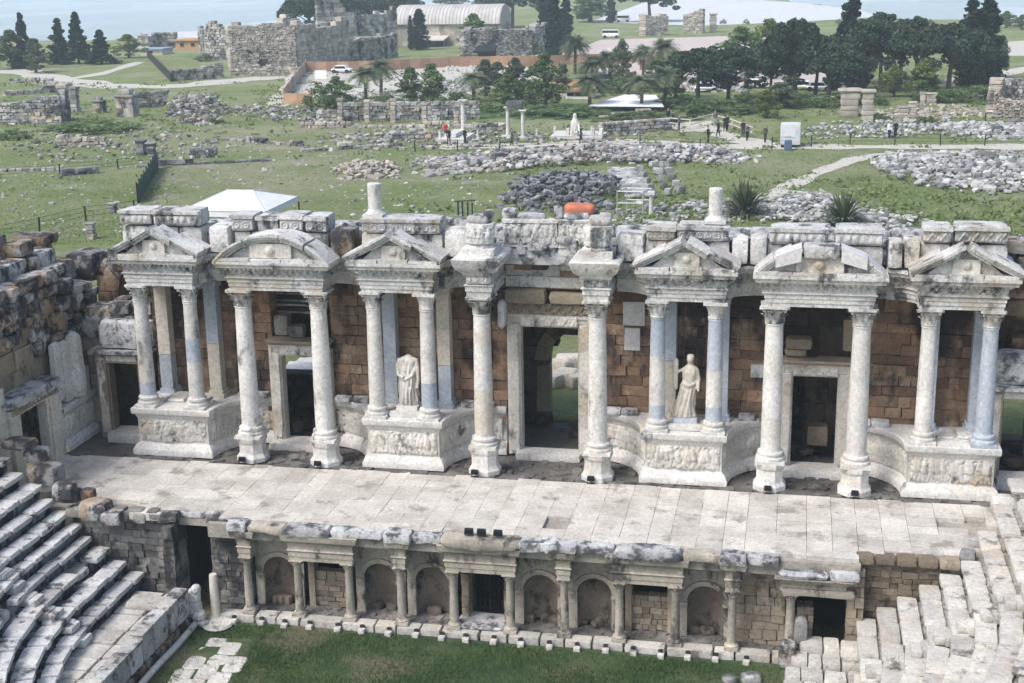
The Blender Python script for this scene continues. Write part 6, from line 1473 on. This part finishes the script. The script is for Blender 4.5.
def make_tree(kind, seed):
    "unit tree: 1 m high, crown in proportion; scaled when planted"
    t = thing('tree', 'tree', 'tree'); H = 10.; tr = MB(); cs, rs = [], []; rg = np.random.default_rng(seed)
    if kind == 'cypress':
        tr.tube([(0, 0, 0), (0, 0, 2), (.05, 0, 8)], .22, 7, r2=.04)
        for i in range(170):
            z = rg.uniform(.4, 9.7); f = (z/10); r = 1.15*min(1, (z+.6)/1.6)*(1-f**2.6)**.9+.05; a = rg.uniform(0, TAU); q = r*rg.uniform(.3, .85); cs.append((q*math.cos(a), q*math.sin(a), z)); rs.append(.26+.2*(1-f))
        C, mat, sz, per = None, 'cypress', .2, 46
    elif kind == 'conifer':
        tr.tube([(0, 0, 0), (0, 0, 3), (0, 0, 9)], .25, 7, r2=.04)
        for i in range(115):
            z = .7+9.2*rg.random()**1.25; f = z/10; r = 2.6*(1-f)**.85*(.75+.4*abs(math.sin(z*3.3)))+.06; a = rg.uniform(0, TAU); q = r*rg.uniform(.2, .95); cs.append((q*math.cos(a), q*math.sin(a), z-.12*q)); rs.append(.3+.5*(1-f))
        mat, sz, per = 'cypress', .26, 75
    elif kind == 'pine':
        tr.tube([(0, 0, 0), (.1, 0, 2.4), (.3, .1, 5), (.2, .1, 7.5)], .32, 8, r2=.1)
        for k in range(6): a = k*1.05+seed; tr.tube([(.25, .08, 3.8+.5*k), (.25+1.3*math.cos(a), 1.3*math.sin(a), 5.+.5*k), (.25+2.5*math.cos(a), 2.5*math.sin(a), 5.8+.45*k)], .14, 6, r2=.04)
        for i in range(85):
            a = rg.uniform(0, TAU); q = 4.4*math.sqrt(rg.random()); z = max(3.2, 5.0+4.0*(1-(q/4.6)**2)**.5-rg.exponential(1.1)+.35*math.sin(a*3+seed)); cs.append((q*math.cos(a), q*math.sin(a), z)); rs.append(rg.uniform(.55, 1.05))
        mat, sz, per = 'pine', .27, 120
    elif kind in ('broad', 'light', 'olive'):
        tr.tube([(0, 0, 0), (.1, 0, 2.2), (.0, .1, 6)], .3, 8, r2=.08)
        for k in range(6): a = k*1.1+seed; tr.tube([(.05, .03, 2.2+.4*k), (1.4*math.cos(a), 1.4*math.sin(a), 4+.5*k), (2.3*math.cos(a), 2.3*math.sin(a), 5.+.6*k)], .13, 6, r2=.04)
        for i in range(60):
            a = rg.uniform(0, TAU); z = rg.uniform(1.3, 9.6); f = (z-1)/9; r = 3.1*math.sin(min(1, f*1.05+.12)*PI)**.6*(.75+.35*math.sin(a*2+seed)); q = r*math.sqrt(rg.random()); cs.append((q*math.cos(a), q*math.sin(a), z)); rs.append(rg.uniform(.45, .95))
        mat, sz, per = kind, .26, 80
    elif kind == 'bush':
        tr.tube([(0, 0, 0), (0, .1, 3)], .3, 6, r2=.1)
        for i in range(40):
            a = rg.uniform(0, TAU); q = 6*math.sqrt(rg.random()); z = rg.uniform(.8, 8.5)*(1-(q/6.6)**2)**.5; cs.append((q*math.cos(a), q*math.sin(a), z)); rs.append(rg.uniform(.9, 1.7))
        mat, sz, per = 'broad', .45, 55
    if kind == 'palm':
        tr.tube([(0, 0, 0), (.12, 0, 3.5), (.05, 0, 7)], .24, 9, r2=.2)
        fr = MB()
        for i in range(80):
            a = rg.uniform(0, TAU); el = rg.uniform(-1.0, 1.35); L = rg.uniform(2.4, 3.6); d = np.array((math.cos(a), math.sin(a), 0)); nn = np.array((-math.sin(a), math.cos(a), 0)); P = []
            for s_ in np.linspace(0, 1, 8): P.append(np.array((.05, 0, 7.2))+d*L*s_*math.cos(el)*(1-.12*s_)+np.array((0, 0, 1))*(L*s_*math.sin(el)-1.5*s_**2.2))
            r_ = rg.random()
            for k in range(7):
                for sgn in (-1, 1):
                    p, q = P[k], P[k+1]; wd = .8*(1-.5*k/7)
                    for h_ in (0, .5):
                        b0 = p+(q-p)*h_; b1 = p+(q-p)*(h_+.34); tip = b1+nn*sgn*wd+d*.28-np.array((0, 0, .25*wd)); fr.add([b0, b1, tip], [(0, 1, 2)], r_)
        part('trunk', tr, W['bark'], t, world=False); part('crown', fr, W['palm'], t, world=False); return t
    if kind == 'fan':
        fr = MB(); tr.tube([(0, 0, 0), (0, 0, .9)], .3, 8)
        for i in range(150):
            a = rg.uniform(0, TAU); el = rg.uniform(.05, 1.5); L = rg.uniform(3.2, 5.2); d = np.array((math.cos(a)*math.cos(el), math.sin(a)*math.cos(el), math.sin(el))); nn = np.array((-math.sin(a), math.cos(a), 0)); b = d*.35+np.array((0, 0, .6)); m1 = b+d*L*.6; tip = b+d*L-np.array((0, 0, .9*math.cos(el))); wd = .2
            fr.add([b-nn*wd*.5, b+nn*wd*.5, m1+nn*wd, m1-nn*wd, tip], [(0, 1, 2, 3), (3, 2, 4)], rg.random())
        part('stem', tr, W['bark'], t, world=False); part('leaves', fr, W['palm'], t, world=False); return t
    part('trunk', tr, W['bark'], t, world=False); global RNG
    quads(clumps(np.array(cs), np.array(rs), per), sz, W[mat], 'crown', t)
    return t
PROTO = {}
WIDTH = {'cypress': 2.0, 'conifer': 4.0, 'pine': 6.8, 'broad': 4.7, 'light': 4.4, 'olive': 4.9, 'bush': 9, 'palm': 3.6, 'fan': 6.5}
HT = {'fan': 4.3, 'palm': 8.6}
NM = {'cypress': 'cypress_tree', 'conifer': 'conifer_tree', 'pine': 'pine_tree', 'broad': 'leafy_tree', 'light': 'leafy_tree', 'olive': 'olive_tree', 'bush': 'bush', 'palm': 'palm_tree', 'fan': 'fan_plant'}
CAT = {'bush': 'bush', 'fan': 'plant'}
def plant(kind, u, v, px, wpx, lab, group=None):
    p = at(u, v); s = 1/pxm(p); i = sum(1 for k in PROTO if k[0] == kind); key = (kind, i) if i < 3 else (kind, random.randrange(3)); h = px*s/HT.get(kind, 9.4); wd = wpx*s/WIDTH[kind]
    if key not in PROTO: t = make_tree(kind, i+1); PROTO[key] = t
    else: t = dup(PROTO[key])
    t.name = NM[kind]; t.location = p; t.scale = (wd, wd, h); t.rotation_euler = (0, 0, U(0, TAU)); props(t, lab, CAT.get(kind, 'tree'), group or {'cypress': 'cypress trees', 'conifer': 'conifers at the left', 'pine': 'dark pines', 'palm': 'palm trees', 'fan': 'fan plants behind the stage', 'bush': 'bushes'}.get(kind, 'leafy trees'))
# the list of trees: kind, foot, height and width in the photograph's scale, and how each one can be told
for row in (
 ('conifer', 25, 68, 50, 20, 'tall dark conifer rising behind the trees at the far left'), ('broad', 13, 69, 36, 30, 'dark round tree at the far left edge'), ('olive', 36, 73, 32, 30, 'round dark tree in front of the far left conifer'), ('conifer', 61, 64, 42, 23, 'left of two dark conical conifers on the left hillside'), ('conifer', 79, 64, 47, 25, 'right and taller of two dark conical conifers on the left hillside'), ('conifer', 102, 64, 31, 26, 'shorter rounded conifer right of the conical pair'), ('light', 129, 58, 22, 24, 'pale green tree beside the blue roofed hut'), ('broad', -6, 70, 30, 24, 'half hidden tree at the left border'),
 ('pine', 312, 42, 46, 46, 'umbrella pine behind the jagged tower ruin'), ('pine', 352, 36, 44, 52, 'wide dark pine behind the stepped ruin'), ('pine', 392, 32, 38, 46, 'dark pine left of the museum roof'), ('pine', 330, 34, 40, 44, 'dark pine between the umbrella pine and the wide one'), ('olive', 455, 14, 18, 34, 'distant pale tree behind the museum roof'),
 ('cypress', 420, 50, 38, 17, 'broad cypress in front of the museum wall'), ('cypress', 411, 50, 32, 6, 'very thin cypress beside the broad one at the museum'), ('broad', 474, 52, 36, 30, 'round dark tree by the right end of the museum'), ('broad', 532, 55, 14, 13, 'small round tree on the forecourt edge right of the bath ruin'),
 ('pine', 512, 28, 42, 50, 'dark pine at the top edge left of the cypresses'), ('cypress', 545, 42, 60, 15, 'leftmost of three tall cypresses at the top edge'), ('cypress', 554, 60, 72, 15, 'tallest middle one of three cypresses at the top edge'), ('cypress', 566, 48, 46, 15, 'rightmost and shortest of the three tall cypresses'), ('broad', 590, 22, 30, 44, 'leafy tree right of the three tall cypresses'), ('cypress', 611, 23, 34, 10, 'slim dark cypress near the far white van'), ('pine', 650, 22, 40, 46, 'dark tree mass above the pink forecourt'), ('broad', 480, 24, 24, 30, 'leafy tree behind the bath ruin'),
 ('bush', 326, 110, 30, 30, 'dense dark green bush at the near corner of the excavation yard'), ('broad', 337, 108, 30, 26, 'round tree beside the dense bush at the excavation yard'), ('palm', 366, 100, 32, 26, 'bushy palm at the left of the long grey wall'), ('palm', 381, 93, 33, 26, 'taller palm right of the bushy one'), ('broad', 411, 103, 33, 30, 'bright leafy tree left of centre behind the long wall'), ('broad', 432, 104, 38, 30, 'tall loose leafy tree right of the bright one'), ('palm', 473, 102, 30, 24, 'short palm above the single white column'), ('olive', 516, 100, 40, 28, 'pale slender tree above the column pair'), ('broad', 508, 106, 30, 26, 'dark leafy tree low beside the pale slender tree'), ('broad', 545, 107, 50, 36, 'large leafy tree above the lawn hedge'), ('bush', 455, 110, 18, 40, 'spreading dark shrub behind the long grey wall'), ('bush', 385, 102, 11, 14, 'small round clipped bush below the taller palm'), ('bush', 352, 108, 14, 26, 'grey green shrub left of the long grey wall'),
 ('palm', 575, 74, 38, 24, 'tall palm below the rightmost cypress'), ('palm', 592, 86, 30, 24, 'palm standing left of the pale kiosk'), ('palm', 609, 85, 33, 26, 'palm behind the white canopy'), ('palm', 589, 110, 36, 30, 'palm at the left corner of the white canopy'), ('palm', 641, 110, 36, 28, 'palm at the right end of the white canopy'), ('palm', 643, 76, 30, 22, 'palm behind the canopy towards the tan hoarding'), ('palm', 664, 108, 40, 30, 'palm at the left edge of the pine grove'), ('palm', 663, 80, 40, 26, 'tall palm in front of the tan hoarding'), ('olive', 622, 88, 46, 22, 'thin pale tree between the palms'), ('bush', 620, 92, 16, 40, 'dark shrub behind the white canopy'),
 ('pine', 698, 104, 54, 58, 'big rounded pine at the left of the dark grove'), ('pine', 728, 104, 58, 54, 'pine with dense crown, second from the left of the grove'), ('broad', 740, 80, 50, 44, 'mid green tree behind the left pines'), ('light', 768, 74, 52, 34, 'pale green tree showing over the dark grove'), ('pine', 793, 100, 78, 50, 'tallest thin topped pine in the middle of the grove'), ('pine', 828, 102, 56, 62, 'broad umbrella pine above the parked cars'), ('conifer', 848, 90, 98, 36, 'very tall dark spruce standing out of the grove'), ('pine', 880, 92, 76, 54, 'dense pine right of the tall spruce'), ('pine', 915, 92, 72, 50, 'dense pine behind the bright green tree'), ('pine', 948, 92, 66, 62, 'wide pine left of the columnar cypress mass'), ('cypress', 968, 86, 80, 26, 'left stem of the great dark cypress mass at the right'), ('cypress', 984, 84, 78, 34, 'right stem of the great dark cypress mass at the right'), ('light', 894, 97, 30, 24, 'yellow green young tree in front of the pines'), ('light', 924, 97, 36, 36, 'bright green bushy tree in front of the pines'), ('light', 766, 118, 26, 24, 'small yellow green tree on the meadow below the grove'), ('broad', 693, 120, 18, 18, 'small dark round tree near the viewing platform'), ('bush', 753, 108, 20, 34, 'grey shrub below the middle pines'), ('bush', 970, 101, 18, 56, 'wide clipped hedge bush under the cypress mass'), ('bush', 935, 101, 14, 40, 'dark bush in front of the bright green tree'), ('bush', 1005, 99, 16, 36, 'hedge bush left of the right ruin wall'), ('broad', 1006, 28, 16, 16, 'distant round tree at the right top'), ('broad', 1022, 30, 14, 18, 'distant tree at the right top edge'), ('olive', 1000, 78, 40, 20, 'loose pale tree right of the cypress mass'), ('pine', 850, 84, 52, 40, 'pine filling in behind the tall spruce'), ('pine', 770, 96, 44, 40, 'low dark pine in the middle of the grove'),
 ('olive', 486, 96, 34, 28, 'pale loose tree right of the short palm'), ('broad', 498, 90, 26, 26, 'mid green tree behind the pale slender tree'), ('bush', 530, 104, 14, 30, 'green shrub at the left edge of the lawn'), ('olive', 563, 96, 30, 22, 'thin grey green tree right of the large leafy tree'), ('broad', 655, 92, 30, 30, 'dark tree between the palms at the left of the grove'), ('broad', 676, 98, 44, 34, 'dark green tree at the left end of the pine grove'), ('bush', 680, 108, 16, 40, 'dark undergrowth under the left end of the grove'), ('olive', 780, 108, 24, 40, 'grey olive tree in front of the middle pines'), ('bush', 860, 104, 16, 40, 'dark undergrowth behind the slab pair'), ('pine', 815, 98, 60, 48, 'dark pine between the tall thin topped one and the umbrella pine'), ('pine', 900, 84, 62, 50, 'pine standing behind the yellow green young tree'), ('bush', 405, 108, 12, 24, 'green shrub under the bright leafy tree'), ('bush', 490, 112, 10, 30, 'dark shrub left of the lawn hedge'), ('broad', 630, 100, 26, 24, 'dark tree behind the right half of the white canopy'), ('bush', 215, 124, 6, 14, 'small bush right of the collapsed grey pile'),
 ('fan', 745, 218, 31, 44, 'spiky fan palm beside the right column stump'), ('fan', 843, 226, 30, 44, 'spiky fan palm right of the pale stone heap'),
 ('bush', 13, 139, 11, 26, 'dark low bush in the left meadow'), ('bush', 100, 131, 13, 56, 'long dark shrub below the meadow tombs'), ('bush', 68, 130, 9, 34, 'dark shrub below the tall capstone pier'), ('bush', 206, 61, 7, 18, 'dark bush below the collapsed rubble of the hall ruin'), ('bush', 880, 121, 9, 14, 'dark bush at the foot of the tall slab pair'), ('bush', 926, 124, 10, 16, 'dark bush at the foot of the thin leaning pillar'), ('bush', 560, 114, 9, 80, 'low clipped hedge along the lawn below the large leafy tree'), ('bush', 640, 120, 8, 70, 'low hedge in front of the white canopy'), ('bush', 830, 106, 14, 40, 'dark undergrowth below the broad umbrella pine'), ('bush', 720, 112, 12, 60, 'dark undergrowth below the left pines'), ('bush', 800, 106, 14, 40, 'dark undergrowth below the tallest thin topped pine')):
    plant(*row)
sheet('lawn', PA((470, 108), (600, 103), (660, 116), (580, 120), (480, 118)), .02, flat('fresh lawn', (.055, .11, .03), .95, var=.25, nscale=.6))
for i, u in enumerate(np.linspace(700, 1000, 14)):
    if i % 2 == 0 or u < 800: p = at(u, 24+.0*u); 
    else: continue
    s = 1/pxm(p); o = dup(PROTO[('bush', 0)], p, U(0, 6), (7*s/13, 7*s/13, 6*s/10), 'small round shrub in the row edging the white terraces', group='shrubs edging the white terraces'); o.name = 'bush'
weeds(5200)
# pale boulders lying behind the left door and middle door openings
BO = [(288, 386, .9, 'lowest white boulder at the left in the left doorway view'), (300, 384, 1.1, 'big white boulder in the middle of the left doorway view'), (312, 386, .9, 'white boulder at the right in the left doorway view'), (296, 374, .8, 'white boulder at the back left in the left doorway view'), (308, 373, .9, 'topmost white boulder at the back in the left doorway view'),
      (556, 386, .8, 'pale boulder at the left on the grass in the middle doorway view'), (566, 384, .9, 'pale boulder in the middle on the grass in the middle doorway view'), (575, 386, .8, 'pale boulder at the right on the grass in the middle doorway view'), (562, 372, .9, 'pale boulder behind at the left in the middle doorway view'), (572, 370, 1., 'topmost pale boulder at the back in the middle doorway view')]
for u, v, q, lab in BO:
    x, y, z = at(u, v); single('boulder', MB().rough((x, y, .3*q), (1.15*q, .9*q, .8*q), U(0, 3), cell=.12, amp=.1, k=6, fr=3), W['marble_tan' if u > 500 else 'newstone'], lab, 'stone', (x, y, 0), 'pale boulders behind the doorways')
# ================================================================== AIR, LIGHT, VIEW
hzb = MB().bx(-9500, 9500, -90, 14500, -131, 30)
m = bpy.data.materials.new('haze air'); m.use_nodes = True; nt = m.node_tree; nt.nodes.clear()
out = nt.nodes.new('ShaderNodeOutputMaterial'); pv = nt.nodes.new('ShaderNodeVolumePrincipled'); nt.links.new(pv.outputs[0], out.inputs['Volume'])
pv.inputs['Color'].default_value = (.78, .91, 1.0, 1); pv.inputs['Density'].default_value = .00042; pv.inputs['Anisotropy'].default_value = 0.
if HAZE: o = single('haze', hzb, m, 'thin blue haze over the far plain', 'haze', kind='stuff')
wd = bpy.data.worlds.new('World'); SC.world = wd; wd.use_nodes = True; nt = wd.node_tree
sky = nt.nodes.new('ShaderNodeTexSky'); sky.sky_type = 'NISHITA'; sky.sun_disc = False
EL, AZ = math.radians(52), math.radians(222)         # sun azimuth measured clockwise from +y
sky.sun_elevation = EL; sky.sun_rotation = AZ; sky.air_density = 1.; sky.dust_density = 3.; sky.ozone_density = 1.
bg = nt.nodes['Background']; bg.inputs['Strength'].default_value = .125; nt.links.new(sky.outputs[0], bg.inputs['Color'])
sd = bpy.data.lights.new('sun', 'SUN'); so = bpy.data.objects.new('sun', sd); COL.objects.link(so); sd.energy = 1.4; sd.angle = math.radians(24); sd.color = (1, .985, .96)
d = Vector((math.sin(AZ)*math.cos(EL), math.cos(AZ)*math.cos(EL), math.sin(EL))); so.rotation_euler = d.to_track_quat('Z', 'Y').to_euler(); so.location = (-30, -40, 60)
SC.view_settings.view_transform = 'Standard'; SC.view_settings.look = 'None'; SC.view_settings.gamma = 1; SC.view_settings.exposure = EXPO; SC.view_settings.use_curve_mapping = False
SC.cycles.volume_bounces = 2; SC.cycles.max_bounces = 6; SC.cycles.diffuse_bounces = 3
bpy.context.view_layer.update()
